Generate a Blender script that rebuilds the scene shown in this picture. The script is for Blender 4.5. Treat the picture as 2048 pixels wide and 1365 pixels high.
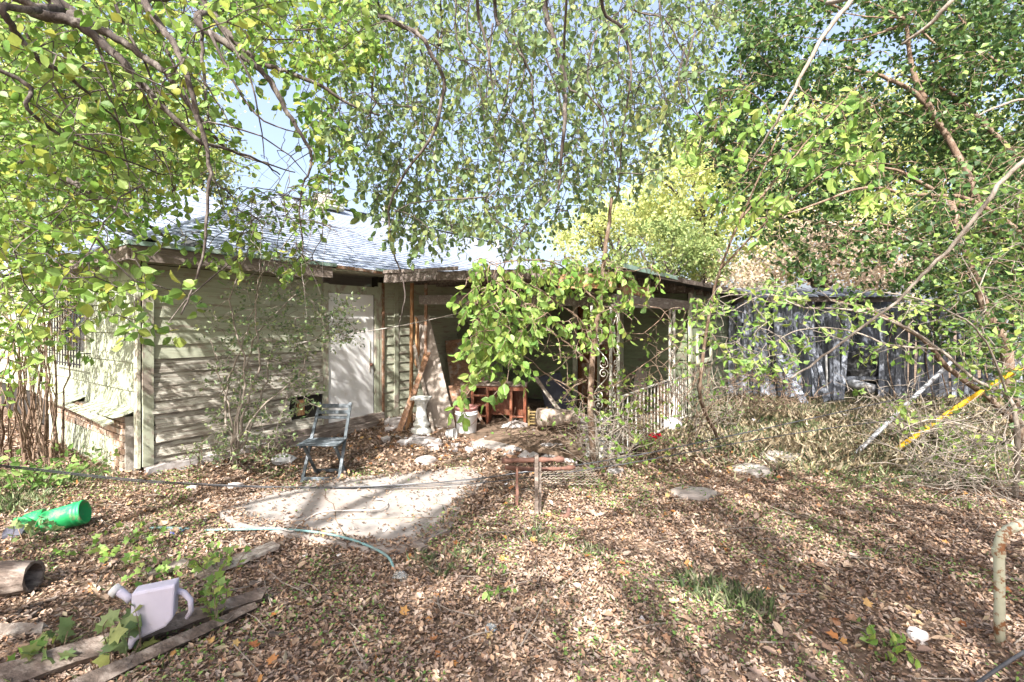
import bpy, math, random
import numpy as np
from mathutils import Vector, Matrix
rnd = random.Random(7); rng = np.random.default_rng(7)
R = math.radians
sc = bpy.context.scene
for o in list(bpy.data.objects): bpy.data.objects.remove(o)
COL = sc.collection
# ------------------------------------------------------------------ camera, light
CH, F, HOR = 1.7, 975.0, 645.0
cam = bpy.data.objects.new('camera', bpy.data.cameras.new('camera')); COL.objects.link(cam)
cam.location = (0, 0, CH); cam.rotation_euler = (R(90), 0, 0)
cam.data.sensor_width = 36; cam.data.lens = F / 2048 * 36
cam.data.shift_y = -(682.5 - HOR) / 2048
cam.data.clip_start = .05; cam.data.clip_end = 1500
sc.camera = cam
SUN_EL, SUN_AZ = R(43), math.atan2(-.235, -.972)      # azimuth from +Y towards +X of the sun itself
w = bpy.data.worlds.new('World'); sc.world = w; w.use_nodes = True
nt = w.node_tree; bg = nt.nodes['Background']
sky = nt.nodes.new('ShaderNodeTexSky'); sky.sky_type = 'NISHITA'; sky.sun_disc = False
sky.sun_elevation = SUN_EL; sky.sun_rotation = SUN_AZ; sky.dust_density = 6.0; sky.air_density = 1.0; sky.ozone_density = 1.6
hz = nt.nodes.new('ShaderNodeMix'); hz.data_type = 'RGBA'; hz.inputs[0].default_value = .33; hz.inputs[7].default_value = (2.05, 2.2, 2.75, 1)   # thin even veil of high haze
nt.links.new(sky.outputs[0], hz.inputs[6]); nt.links.new(hz.outputs[2], bg.inputs[0]); bg.inputs[1].default_value = .15
sl = bpy.data.lights.new('sun', 'SUN'); sl.energy = 5.0; sl.angle = R(.6); sl.color = (1, .965, .915)
so = bpy.data.objects.new('sun', sl); COL.objects.link(so)
sdir = Vector((math.sin(SUN_AZ) * math.cos(SUN_EL), math.cos(SUN_AZ) * math.cos(SUN_EL), math.sin(SUN_EL)))
so.rotation_euler = sdir.to_track_quat('Z', 'Y').to_euler(); so.location = (0, -5, 20)
sc.view_settings.view_transform = 'Standard'; sc.view_settings.look = 'None'
sc.view_settings.exposure = 1.65; sc.view_settings.gamma = 1
sc.render.engine = 'CYCLES'
sc.cycles.max_bounces = 8; sc.cycles.transparent_max_bounces = 6

# ------------------------------------------------------------------ helpers
def P(x, y, d):
    """photo pixel (2048 wide) at depth d -> world point"""
    return Vector(((x - 1024) / F * d, d, CH - (y - HOR) / F * d))
def gz(x, y):
    x = np.asarray(x, float); y = np.asarray(y, float)
    return (.018 * np.sin(1.7 * x + .6 * y) + .014 * np.sin(2.9 * y - 1.1 * x + 1) + .008 * np.sin(6.3 * x + 2) * np.sin(5.1 * y)
            + .07 * np.exp(-((x + 1.2) ** 2 / 5 + (y - 8.6) ** 2 / 1.2)) + .05 * np.exp(-((x + 3.6) ** 2 / 1.2 + (y - 6.4) ** 2 / .5)))
def G(x, y, dz=0):
    d = CH * F / (y - HOR)
    for _ in range(4):
        X = (x - 1024) / F * d; d = (CH - float(gz(X, d))) * F / (y - HOR)
    X = (x - 1024) / F * d
    return Vector((X, d, float(gz(X, d)) + dz))
def V(*a): return Vector(a)

class MB:
    def __init__(s): s.v = []; s.f = []
    def add(s, vs, fs):
        b = len(s.v); s.v += [tuple(q) for q in vs]; s.f += [tuple(i + b for i in f) for f in fs]; return s
    def box(s, c, size, rot=None):
        hx, hy, hz = [q / 2 for q in size]; c = Vector(c)
        vs = [Vector((x, y, z)) for z in (-hz, hz) for y in (-hy, hy) for x in (-hx, hx)]
        if rot is not None:
            m = rot if isinstance(rot, Matrix) else Matrix.Rotation(rot, 3, 'Z')
            vs = [m @ q for q in vs]
        return s.add([q + c for q in vs], [(0, 2, 3, 1), (4, 5, 7, 6), (0, 1, 5, 4), (2, 6, 7, 3), (0, 4, 6, 2), (1, 3, 7, 5)])
    def board(s, p0, p1, wdir, w, t, seg=5, warp=.003, jag=0.0, w1=None):
        p0 = Vector(p0); p1 = Vector(p1); wd = Vector(wdir).normalized(); a = (p1 - p0).normalized()
        wd = (wd - a * wd.dot(a)).normalized(); nd = a.cross(wd); w1 = w if w1 is None else w1
        vs = []; fs = []
        for i in range(seg + 1):
            k = i / seg; c = p0.lerp(p1, k) + nd * rnd.uniform(-warp, warp) * 1.5
            ww = w + (w1 - w) * k
            for q, (a_, b_) in enumerate(((-1, -1), (1, -1), (1, 1), (-1, 1))):
                e = a * rnd.uniform(-jag, jag) if i in (0, seg) else Vector()
                vs.append(c + wd * (a_ * ww / 2 + rnd.uniform(-warp, warp)) + nd * (b_ * t / 2) + e)
        for i in range(seg):
            for q in range(4):
                r = (q + 1) % 4; fs.append((i * 4 + q, i * 4 + r, i * 4 + 4 + r, i * 4 + 4 + q))
        fs += [(3, 2, 1, 0), tuple(seg * 4 + q for q in range(4))]
        return s.add(vs, fs)
    def tube(s, pts, r, sides=8, cap=True):
        pts = [Vector(q) for q in pts]; n = len(pts)
        if not hasattr(r, '__len__'): r = [r] * n
        t0 = (pts[1] - pts[0]).normalized(); up = Vector((0, 0, 1)) if abs(t0.z) < .9 else Vector((1, 0, 0))
        nx = t0.cross(up).normalized(); vs = []; fs = []
        for i in range(n):
            t = (pts[min(i + 1, n - 1)] - pts[max(i - 1, 0)]).normalized()
            nx = (nx - t * nx.dot(t)); nx = nx.normalized() if nx.length > 1e-6 else t.orthogonal().normalized()
            ny = t.cross(nx)
            for k in range(sides):
                a = 2 * math.pi * k / sides; vs.append(pts[i] + (nx * math.cos(a) + ny * math.sin(a)) * r[i])
        for i in range(n - 1):
            for k in range(sides):
                m = (k + 1) % sides; fs.append((i * sides + k, i * sides + m, (i + 1) * sides + m, (i + 1) * sides + k))
        if cap: fs += [tuple(reversed(range(sides))), tuple((n - 1) * sides + k for k in range(sides))]
        return s.add(vs, fs)
    def lathe(s, prof, c=(0, 0, 0), sides=24, axis=None, wob=0):
        c = Vector(c); q = Vector((0, 0, 1)).rotation_difference(Vector(axis).normalized()) if axis else None
        vs = []; fs = []; n = len(prof)
        for (r, z) in prof:
            for k in range(sides):
                a = 2 * math.pi * k / sides; rr = r * (1 + rnd.uniform(-wob, wob))
                v = Vector((rr * math.cos(a), rr * math.sin(a), z)); v = q @ v if q else v; vs.append(v + c)
        for i in range(n - 1):
            for k in range(sides):
                m = (k + 1) % sides; fs.append((i * sides + k, i * sides + m, (i + 1) * sides + m, (i + 1) * sides + k))
        if prof[0][0] > 1e-4: fs.append(tuple(reversed(range(sides))))
        if prof[-1][0] > 1e-4: fs.append(tuple((n - 1) * sides + k for k in range(sides)))
        return s.add(vs, fs)
    def plate(s, quad, off):
        """polygon with real thickness"""
        off = Vector(off); n = len(quad); q = [Vector(a) for a in quad]
        fs = [tuple(range(n)), tuple(reversed(range(n, 2 * n)))] + [(i, i + n, (i + 1) % n + n, (i + 1) % n) for i in range(n)]
        return s.add(q + [a + off for a in q], fs)
    def build(s, name, mat, parent=None, smooth=False, bevel=0, kind=None):
        me = bpy.data.meshes.new(name); me.from_pydata(s.v, [], s.f); me.materials.append(mat); me.update()
        if smooth: me.polygons.foreach_set('use_smooth', [True] * len(me.polygons))
        o = bpy.data.objects.new(name, me); COL.objects.link(o)
        if parent: o.parent = parent
        if bevel:
            b = o.modifiers.new('b', 'BEVEL'); b.width = bevel; b.segments = 2; b.limit_method = 'ANGLE'
        if kind: o['kind'] = kind
        return o
def tag(o, label=None, cat=None, group=None, kind=None):
    if label: o['label'] = label
    if cat: o['category'] = cat
    if group: o['group'] = group
    if kind: o['kind'] = kind
    return o
def empty(name, loc, label, cat, group=None, rz=0):
    o = bpy.data.objects.new(name, None); COL.objects.link(o); o.location = loc; o.rotation_euler = (0, 0, rz)
    o.empty_display_size = .1
    return tag(o, label, cat, group)
def npmesh(name, verts, faces, mat, parent=None, smooth=False, kind=None):
    me = bpy.data.meshes.new(name); nv = len(verts); nf, k = faces.shape
    me.vertices.add(nv); me.vertices.foreach_set('co', np.ascontiguousarray(verts, np.float32).ravel())
    me.loops.add(nf * k); me.loops.foreach_set('vertex_index', faces.astype(np.int32).ravel())
    me.polygons.add(nf); me.polygons.foreach_set('loop_start', np.arange(0, nf * k, k, dtype=np.int32))
    if smooth: me.polygons.foreach_set('use_smooth', np.ones(nf, bool))
    me.update(calc_edges=True); me.materials.append(mat)
    o = bpy.data.objects.new(name, me); COL.objects.link(o)
    if parent: o.parent = parent
    if kind: o['kind'] = kind
    return o
# leaf templates: x = side, y = along, z = normal
LEAF_BIG = (np.array([[0, 0, 0], [.20, .22, .05], [.27, .48, .06], [.16, .78, .02], [0, 1, -.08], [-.16, .78, .02], [-.27, .48, .06], [-.20, .22, .05], [0, .3, -.01], [0, .68, -.03]]),
            np.array([[0, 1, 8], [1, 2, 8], [8, 2, 9], [2, 3, 9], [3, 4, 9], [4, 5, 9], [5, 6, 9], [6, 8, 9], [6, 7, 8], [7, 0, 8]]))
LEAF_SM = (np.array([[0, 0, 0], [.26, .5, .07], [0, 1, -.05], [-.26, .5, .07], [0, .5, -.02]]), np.array([[0, 1, 4], [1, 2, 4], [2, 3, 4], [3, 0, 4]]))
LEAF_DRY = (np.array([[0, 0, .02], [.24, .42, .13], [.05, 1, .16], [-.22, .55, .10], [0, .5, -.04]]), np.array([[0, 1, 4], [1, 2, 4], [2, 3, 4], [3, 0, 4]]))
LEAF_LOBE = (np.array([[0, 0, 0], [.42, .05, .04], [.3, .35, .02], [.55, .55, .05], [.25, .62, 0], [0, 1, -.06], [-.25, .62, 0], [-.55, .55, .05], [-.3, .35, .02], [-.42, .05, .04], [0, .4, -.03]]),
             np.array([[i, (i + 1) % 10, 10] for i in range(10)]))
LEAF_TWO = (np.array([[0, 0, 0], [.3, .5, .06], [0, 1, 0], [-.3, .5, .06]]), np.array([[0, 1, 2], [0, 2, 3]]))
def frames(ax, flat=None):
    ax = ax / np.linalg.norm(ax, axis=1, keepdims=True)
    n = rng.normal(size=ax.shape)
    if flat is not None: n = n * (1 - flat) + np.array([0, 0, 1.6]) * flat
    n -= ax * (n * ax).sum(1, keepdims=True); n /= np.linalg.norm(n, axis=1, keepdims=True) + 1e-9
    return np.cross(ax, n), ax, n
def leafmesh(name, pos, ax, size, tmpl, mat, parent=None, flat=None, wid=1.0, kind='stuff', origin=None):
    pos = np.asarray(pos, float); ax = np.asarray(ax, float); size = np.asarray(size, float)
    if origin is not None: pos = pos - np.array(origin)
    T, Fc = tmpl; s, a, n = frames(ax, flat); k = len(T)
    wv = wid * rng.uniform(.8, 1.2, len(pos)); cu = rng.uniform(.2, 2.6, len(pos))
    v = (pos[:, None, :] + size[:, None, None] * (T[None, :, 0, None] * s[:, None, :] * wv[:, None, None]
         + T[None, :, 1, None] * a[:, None, :] + T[None, :, 2, None] * cu[:, None, None] * n[:, None, :]))
    f = (Fc[None] + (np.arange(len(pos)) * k)[:, None, None]).reshape(-1, 3)
    return npmesh(name, v.reshape(-1, 3), f, mat, parent, kind=kind)

# ------------------------------------------------------------------ materials
def newmat(name):
    m = bpy.data.materials.new(name); m.use_nodes = True; t = m.node_tree
    return m, t, t.nodes, t.links, t.nodes['Principled BSDF']
def rgba(c): return (*c, 1) if len(c) == 3 else c
def smat(name, c1, c2, scale=6, stretch=(1, 1, 1), rough=.8, bump=.3, c3=None, s3=2.0, lo3=.5, hi3=.62, vary=.12, metal=0, spec=.3, detail=8, lo=.35, hi=.65):
    """noise mix of two colours, third colour in larger patches, object random brightness, bump"""
    m, t, N, L, b = newmat(name)
    tc = N.new('ShaderNodeTexCoord'); mp = N.new('ShaderNodeMapping'); mp.inputs['Scale'].default_value = stretch
    L.new(tc.outputs['Object'], mp.inputs[0])
    n1 = N.new('ShaderNodeTexNoise'); n1.inputs['Scale'].default_value = scale; n1.inputs['Detail'].default_value = detail; n1.inputs['Roughness'].default_value = .65
    L.new(mp.outputs[0], n1.inputs[0])
    mr = N.new('ShaderNodeMapRange'); mr.inputs[1].default_value = lo; mr.inputs[2].default_value = hi; L.new(n1.outputs[0], mr.inputs[0])
    mx = N.new('ShaderNodeMix'); mx.data_type = 'RGBA'; mx.inputs[6].default_value = rgba(c1); mx.inputs[7].default_value = rgba(c2)
    L.new(mr.outputs[0], mx.inputs[0]); out = mx.outputs[2]
    if c3:
        n3 = N.new('ShaderNodeTexNoise'); n3.inputs['Scale'].default_value = s3; n3.inputs['Detail'].default_value = 9; n3.inputs['Roughness'].default_value = .7
        mp3 = N.new('ShaderNodeMapping'); mp3.inputs['Scale'].default_value = [1 + (q - 1) * .4 for q in stretch]; mp3.inputs['Location'].default_value = (3, 1, 5)
        L.new(tc.outputs['Object'], mp3.inputs[0]); L.new(mp3.outputs[0], n3.inputs[0])
        r3 = N.new('ShaderNodeMapRange'); r3.inputs[1].default_value = lo3; r3.inputs[2].default_value = hi3; L.new(n3.outputs[0], r3.inputs[0])
        m3 = N.new('ShaderNodeMix'); m3.data_type = 'RGBA'; L.new(r3.outputs[0], m3.inputs[0]); L.new(out, m3.inputs[6]); m3.inputs[7].default_value = rgba(c3)
        out = m3.outputs[2]
    if vary:
        oi = N.new('ShaderNodeObjectInfo'); vr = N.new('ShaderNodeMapRange'); vr.inputs[3].default_value = 1 - vary * 1.6; vr.inputs[4].default_value = 1 + vary
        L.new(oi.outputs['Random'], vr.inputs[0])
        hs = N.new('ShaderNodeHueSaturation'); L.new(vr.outputs[0], hs.inputs['Value']); L.new(out, hs.inputs['Color']); out = hs.outputs[0]
    L.new(out, b.inputs['Base Color'])
    b.inputs['Roughness'].default_value = rough; b.inputs['Metallic'].default_value = metal; b.inputs['Specular IOR Level'].default_value = spec
    if bump:
        bp = N.new('ShaderNodeBump'); bp.inputs['Strength'].default_value = bump; bp.inputs['Distance'].default_value = .01
        L.new(n1.outputs[0], bp.inputs['Height']); L.new(bp.outputs[0], b.inputs['Normal'])
    return m
def leafmat(name, cols, trans=.4, gloss=.35, rough=.45):
    m, t, N, L, b = newmat(name)
    g = N.new('ShaderNodeNewGeometry'); cr = N.new('ShaderNodeValToRGB'); e = cr.color_ramp; e.interpolation = 'LINEAR'
    while len(e.elements) > 1: e.elements.remove(e.elements[0])
    e.elements[0].position = 0; e.elements[0].color = rgba(cols[0])
    for i, c in enumerate(cols[1:]): el = e.elements.new((i + 1) / (len(cols) - 1)); el.color = rgba(c)
    oi = N.new('ShaderNodeObjectInfo'); ad = N.new('ShaderNodeMath'); ad.operation = 'ADD'; fr = N.new('ShaderNodeMath'); fr.operation = 'FRACT'
    L.new(g.outputs['Random Per Island'], ad.inputs[0]); L.new(oi.outputs['Random'], ad.inputs[1]); L.new(ad.outputs[0], fr.inputs[0]); L.new(fr.outputs[0], cr.inputs[0])
    nz = N.new('ShaderNodeTexNoise'); nz.inputs['Scale'].default_value = 60; nz.inputs['Detail'].default_value = 3
    L.new(g.outputs['Position'], nz.inputs[0]); mr = N.new('ShaderNodeMapRange'); mr.inputs[3].default_value = .75; mr.inputs[4].default_value = 1.25
    L.new(nz.outputs[0], mr.inputs[0]); hs = N.new('ShaderNodeHueSaturation'); L.new(mr.outputs[0], hs.inputs['Value']); L.new(cr.outputs[0], hs.inputs['Color'])
    L.new(hs.outputs[0], b.inputs['Base Color']); b.inputs['Roughness'].default_value = rough; b.inputs['Specular IOR Level'].default_value = gloss
    if trans:
        tr = N.new('ShaderNodeBsdfTranslucent'); L.new(hs.outputs[0], tr.inputs[0]); ms = N.new('ShaderNodeMixShader'); ms.inputs[0].default_value = trans
        L.new(b.outputs[0], ms.inputs[1]); L.new(tr.outputs[0], ms.inputs[2]); L.new(ms.outputs[0], N['Material Output'].inputs[0])
    return m
M = {}
M['siding'] = smat('siding_paint', (.41, .42, .32), (.34, .355, .265), 5, (1, 6, 14), c3=(.30, .26, .21), s3=3, lo3=.54, hi3=.6, rough=.75, bump=.4, vary=.06)
M['siding_worn'] = smat('siding_worn', (.54, .53, .46), (.33, .29, .24), 4, (1, 6, 22), c3=(.20, .17, .14), s3=4, lo3=.47, hi3=.56, rough=.85, bump=.8, vary=.1)
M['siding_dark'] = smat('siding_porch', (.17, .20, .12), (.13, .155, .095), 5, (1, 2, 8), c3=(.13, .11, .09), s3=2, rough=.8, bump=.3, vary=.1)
M['shake'] = smat('wall_shingle_paint', (.37, .40, .285), (.30, .33, .23), 9, (1, 8, 1), c3=(.44, .44, .37), s3=5, rough=.8, bump=.7, vary=.12)
M['trim'] = smat('trim_paint', (.42, .44, .33), (.36, .37, .28), 5, (3, 3, 1), c3=(.29, .24, .20), s3=5, lo3=.5, hi3=.58, rough=.75, bump=.5, vary=.08)
M['greywood'] = smat('grey_weathered_wood', (.27, .22, .19), (.12, .095, .08), 6, (1, 8, 12), c3=(.42, .40, .36), s3=3, lo3=.56, hi3=.66, rough=.9, bump=.8)
M['oldwood'] = smat('old_timber', (.30, .25, .21), (.13, .10, .08), 9, (2.5, 2.5, 2.5), c3=(.40, .36, .31), s3=5, rough=.9, bump=.9, vary=.15)
M['darkwood'] = smat('rotten_timber', (.15, .115, .095), (.065, .05, .04), 7, (1.5, 7, 7), c3=(.24, .20, .17), s3=4, rough=.95, bump=1.0)
M['fencewood'] = smat('fence_wood', (.21, .225, .265), (.10, .11, .13), 6, (14, 14, .8), c3=(.33, .35, .39), s3=7, lo3=.56, hi3=.60, rough=.9, bump=.7, vary=.45)
M['splint'] = smat('split_wood', (.48, .26, .12), (.24, .11, .05), 7, (6, 6, .8), rough=.8, bump=.8, c3=(.52, .36, .22), s3=6)
M['brownwood'] = smat('brown_plank', (.30, .17, .10), (.15, .08, .05), 8, (3, 3, 3), rough=.8, bump=.6, c3=(.33, .28, .24), s3=5)
M['desk'] = smat('desk_veneer', (.22, .07, .035), (.13, .04, .022), 7, (8, 8, 1), rough=.4, bump=.25, c3=(.30, .15, .09), s3=4, vary=0, spec=.5)
M['desktop'] = smat('desk_top_dusty', (.24, .20, .17), (.17, .12, .09), 5, rough=.6, bump=.2, vary=0)
M['ply'] = smat('plywood', (.36, .31, .27), (.29, .24, .20), 4, (2, 2, .6), rough=.8, bump=.25, c3=(.24, .20, .17), s3=2, vary=.1)
M['drip'] = smat('green_drip_edge', (.24, .34, .29), (.18, .27, .23), 10, rough=.5, bump=.1, c3=(.36, .38, .34), s3=6, metal=.2)
M['door'] = smat('door_white', (.74, .73, .73), (.66, .65, .64), 3, (2, 2, .5), rough=.55, bump=.08, c3=(.50, .46, .40), s3=3, lo3=.56, hi3=.8, vary=0)
M['roof'] = smat('roof_shingle', (.28, .32, .40), (.24, .275, .35), 30, (1, 6, 6), rough=.95, bump=.4, c3=(.30, .33, .38), s3=1.2, vary=.05)
M['dark'] = smat('dark_void', (.02, .018, .016), (.035, .03, .025), 5, vary=0)
M['tar'] = smat('tar_felt', (.03, .03, .032), (.06, .06, .06), 8, vary=0, bump=.5)
M['brick'] = smat('brick', (.40, .27, .19), (.30, .19, .13), 14, rough=.9, bump=.7, c3=(.50, .42, .34), s3=7, lo3=.46, hi3=.6, vary=.22)
M['mortar'] = smat('mortar', (.36, .33, .29), (.27, .24, .21), 20, rough=.95, bump=.7, vary=0)
M['black_metal'] = smat('black_iron', (.03, .03, .035), (.06, .05, .05), 12, rough=.5, bump=.1, metal=.3)
M['glass'] = smat('dim_pane', (.05, .06, .06), (.09, .10, .10), 2, rough=.12, bump=0, vary=0, spec=.6)
M['ironwhite'] = smat('chipped_white_iron', (.62, .60, .54), (.50, .48, .42), 12, rough=.6, bump=.4, c3=(.22, .14, .09), s3=11, lo3=.53, hi3=.6)
M['rail'] = smat('rusty_cream_pipe', (.50, .50, .38), (.42, .42, .30), 10, rough=.6, bump=.4, c3=(.24, .11, .05), s3=16, lo3=.5, hi3=.56, vary=0)
M['concrete'] = smat('concrete', (.32, .29, .27), (.24, .215, .195), 5, rough=.9, bump=.15, c3=(.30, .24, .20), s3=1.4, lo3=.5, hi3=.75, vary=.05)
M['stone'] = smat('pale_stone', (.46, .43, .42), (.33, .30, .29), 6, rough=.9, bump=.6, c3=(.26, .22, .20), s3=4)
M['plaster'] = smat('pedestal_plaster', (.62, .62, .60), (.48, .48, .45), 8, rough=.85, bump=.4, c3=(.40, .38, .30), s3=5, vary=0)
M['chair'] = smat('blue_grey_paint', (.08, .095, .105), (.05, .062, .07), 7, (1, 1, 1), rough=.7, bump=.4, c3=(.18, .20, .22), s3=7, vary=.08)
M['bucket'] = smat('bucket_white', (.66, .67, .68), (.58, .58, .58), 5, rough=.5, bump=.1, c3=(.42, .38, .33), s3=5, lo3=.56, hi3=.75, vary=0)
M['bucketpink'] = smat('bucket_pink', (.42, .20, .18), (.34, .16, .15), 5, rough=.55, bump=.1, vary=0)
M['jug'] = smat('jug_plastic', (.46, .44, .53), (.40, .38, .47), 4, rough=.45, bump=.15, c3=(.30, .26, .24), s3=6, lo3=.52, hi3=.72, vary=0)
M['green'] = smat('green_plastic', (.015, .36, .10), (.02, .27, .085), 5, rough=.5, bump=.15, c3=(.20, .22, .12), s3=9, lo3=.52, hi3=.64, vary=0, spec=.5)
M['hose'] = smat('teal_hose', (.15, .29, .29), (.17, .22, .21), 9, rough=.5, bump=.1, vary=0)
M['blue'] = smat('blue_plastic', (.06, .11, .42), (.05, .09, .33), 9, rough=.6, bump=.3, vary=0)
M['white'] = smat('white_plastic', (.66, .66, .66), (.56, .56, .56), 9, rough=.5, bump=.3)
M['cord'] = smat('cord_pale', (.52, .48, .44), (.42, .38, .34), 30, rough=.7, bump=.1)
M['cable'] = smat('cable_black', (.035, .035, .04), (.07, .07, .075), 30, rough=.5, bump=.05)
M['yellow'] = smat('yellow_pole', (.66, .40, .02), (.56, .32, .02), 8, rough=.4, bump=.1, c3=(.40, .22, .05), s3=6, lo3=.58, hi3=.7, vary=0)
M['pvc'] = smat('grey_pipe', (.40, .41, .43), (.32, .33, .35), 6, rough=.5, bump=.1, c3=(.24, .22, .20), s3=4)
M['rust'] = smat('rust', (.20, .10, .07), (.10, .055, .045), 12, rough=.85, bump=.6)
M['cloth'] = smat('stained_cloth', (.50, .43, .36), (.36, .29, .23), 5, rough=.95, bump=.5, c3=(.24, .18, .14), s3=4)
M['navy'] = smat('dark_mattress', (.06, .06, .085), (.10, .10, .12), 5, rough=.9, bump=.3)
M['orange_ply'] = smat('orange_board', (.36, .16, .07), (.28, .12, .05), 4, rough=.7, bump=.2, vary=0)
M['crate'] = smat('ochre_crate', (.26, .19, .08), (.20, .14, .06), 6, rough=.7, bump=.2, vary=0)
M['red'] = smat('red_petal', (.45, .015, .03), (.33, .01, .02), 20, rough=.6, bump=0)
M['soil'] = smat('leafy_soil', (.17, .115, .08), (.085, .06, .04), 9, rough=1, bump=1, c3=(.24, .17, .12), s3=3, vary=0)
M['bark_grey'] = smat('bark_grey', (.10, .08, .07), (.05, .04, .036), 18, (3, 3, 1), rough=.95, bump=.8, c3=(.19, .165, .145), s3=8, vary=.1)
M['bark_brown'] = smat('bark_brown', (.21, .145, .10), (.11, .07, .05), 18, (3, 3, 1), rough=.95, bump=.8, c3=(.28, .22, .17), s3=8, vary=.1)
M['bark_pale'] = smat('bark_pale', (.30, .26, .22), (.18, .15, .12), 18, (3, 3, 1), rough=.95, bump=.6, vary=.1)
M['dry'] = leafmat('dead_leaves', [(.10, .06, .045), (.33, .215, .14), (.43, .305, .21), (.21, .135, .09), (.50, .375, .27), (.34, .19, .11), (.12, .08, .06), (.40, .32, .26), (.24, .17, .135), (.50, .40, .32), (.16, .10, .075), (.36, .25, .18), (.26, .20, .165), (.09, .06, .05)], .12, .25, .7)
M['dry_orange'] = leafmat('orange_leaf', [(.42, .17, .05), (.50, .27, .09), (.34, .12, .05), (.52, .38, .14)], .2)
M['leaf_yg'] = leafmat('leaf_yellow_green', [(.25, .37, .07), (.13, .26, .05), (.36, .45, .12), (.19, .34, .06), (.42, .42, .08), (.10, .20, .05), (.28, .38, .11), (.16, .30, .06)], .5)
M['leaf_mid'] = leafmat('leaf_mid_green', [(.15, .22, .09), (.22, .30, .11), (.12, .19, .08), (.28, .35, .14), (.19, .26, .11), (.36, .38, .12), (.14, .22, .10), (.20, .28, .13)], .5)
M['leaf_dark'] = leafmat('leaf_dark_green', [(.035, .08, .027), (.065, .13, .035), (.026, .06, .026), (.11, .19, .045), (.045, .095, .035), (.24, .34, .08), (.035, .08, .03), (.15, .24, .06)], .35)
M['leaf_lime'] = leafmat('leaf_lime', [(.18, .32, .06), (.26, .40, .09), (.12, .24, .05), (.33, .46, .14), (.24, .36, .07), (.38, .44, .11), (.14, .27, .07)], .45)
M['leaf_small'] = leafmat('leaf_shrub', [(.11, .18, .07), (.20, .28, .11), (.15, .21, .09), (.34, .37, .16), (.07, .12, .06), (.26, .31, .15)], .35)
M['leaf_far'] = leafmat('leaf_far_yellow', [(.48, .52, .18), (.60, .62, .26), (.36, .45, .15), (.64, .61, .24), (.44, .52, .20)], .45)
M['leaf_far_green'] = leafmat('leaf_far_green', [(.20, .27, .09), (.30, .36, .13), (.15, .22, .07), (.36, .38, .15)], .4)
M['leaf_rust'] = leafmat('leaf_rust', [(.62, .50, .40), (.70, .58, .46), (.50, .38, .28), (.60, .56, .36)], .35)
M['grass'] = leafmat('grass_green', [(.10, .16, .06), (.16, .23, .09), (.24, .29, .13), (.34, .32, .20), (.08, .13, .06), (.36, .31, .22)], .35)
M['straw'] = leafmat('straw', [(.44, .36, .22), (.34, .26, .16), (.52, .45, .32), (.25, .19, .12)], .2)
M['weed'] = leafmat('weed', [(.14, .27, .06), (.24, .38, .10), (.10, .20, .05), (.34, .44, .14)], .4)
m_, t_, N_, L_, b_ = newmat('clear_plastic'); b_.inputs['Base Color'].default_value = (.9, .95, .95, 1); b_.inputs['Roughness'].default_value = .15; b_.inputs['Transmission Weight'].default_value = .9; M['clear'] = m_

# ------------------------------------------------------------------ ground
xs = np.concatenate([[-400, -150, -60, -30, -18], np.arange(-12, 16, .14), [20, 30, 60, 150, 400]])
ys = np.concatenate([[-60, -20, -8], np.arange(-4, 15, .14), [18, 25, 40, 80, 200, 600]])
XX, YY = np.meshgrid(xs, ys); ZZ = gz(XX, YY); far = (np.abs(XX) > 17) | (YY > 15.5) | (YY < -5); ZZ[far] = 0
nx = len(xs); ii = np.arange(len(ys) - 1)[:, None] * nx + np.arange(nx - 1)[None]
fc = np.stack([ii, ii + 1, ii + 1 + nx, ii + nx], -1).reshape(-1, 4)
ground = npmesh('ground', np.stack([XX, YY, ZZ], -1).reshape(-1, 3), fc, M['soil'], smooth=True, kind='structure')

# ------------------------------------------------------------------ house (local frame: x along front wall, y into the house, z up)
UX = Vector((.570, .8216, 0)).normalized()
CX = Vector((-4.05, 5.35, 0))
house = empty('house', CX, 'low green clapboard house with blue grey shingle roof and collapsing open porch', 'house', rz=math.atan2(UX.y, UX.x))
NX = Vector((-UX.y, UX.x, 0))
def HW(x, y, z): return CX + UX * x + NX * y + Vector((0, 0, z))
def hp(mb, name, mat, **k): return mb.build(name, M[mat], house, **k)
# wall cores
hp(MB().box((1.1, .1, 1.3), (2.2, .16, 2.4)), 'wall_core', 'dark')
hp(MB().box((4.86, .1, 1.35), (3.2, .16, 2.5)), 'wall_core', 'dark')
hp(MB().box((.1, 3.6, 1.3), (.16, 6.9, 2.4)), 'wall_core', 'dark')
hp(MB().box((6.6, -1.95, 1.3), (.16, 3.9, 2.3)), 'wall_core', 'dark')
hp(MB().box((8.3, -4.0, 1.2), (3.4, .16, 2.1)), 'wall_core', 'dark')
hp(MB().box((12.2, 3.6, 1.4), (.16, 7.4, 2.5)), 'wall_core', 'siding')
hp(MB().box((9.3, -.1, 1.35), (5.7, .16, 2.4)), 'wall_core', 'siding')
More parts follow.
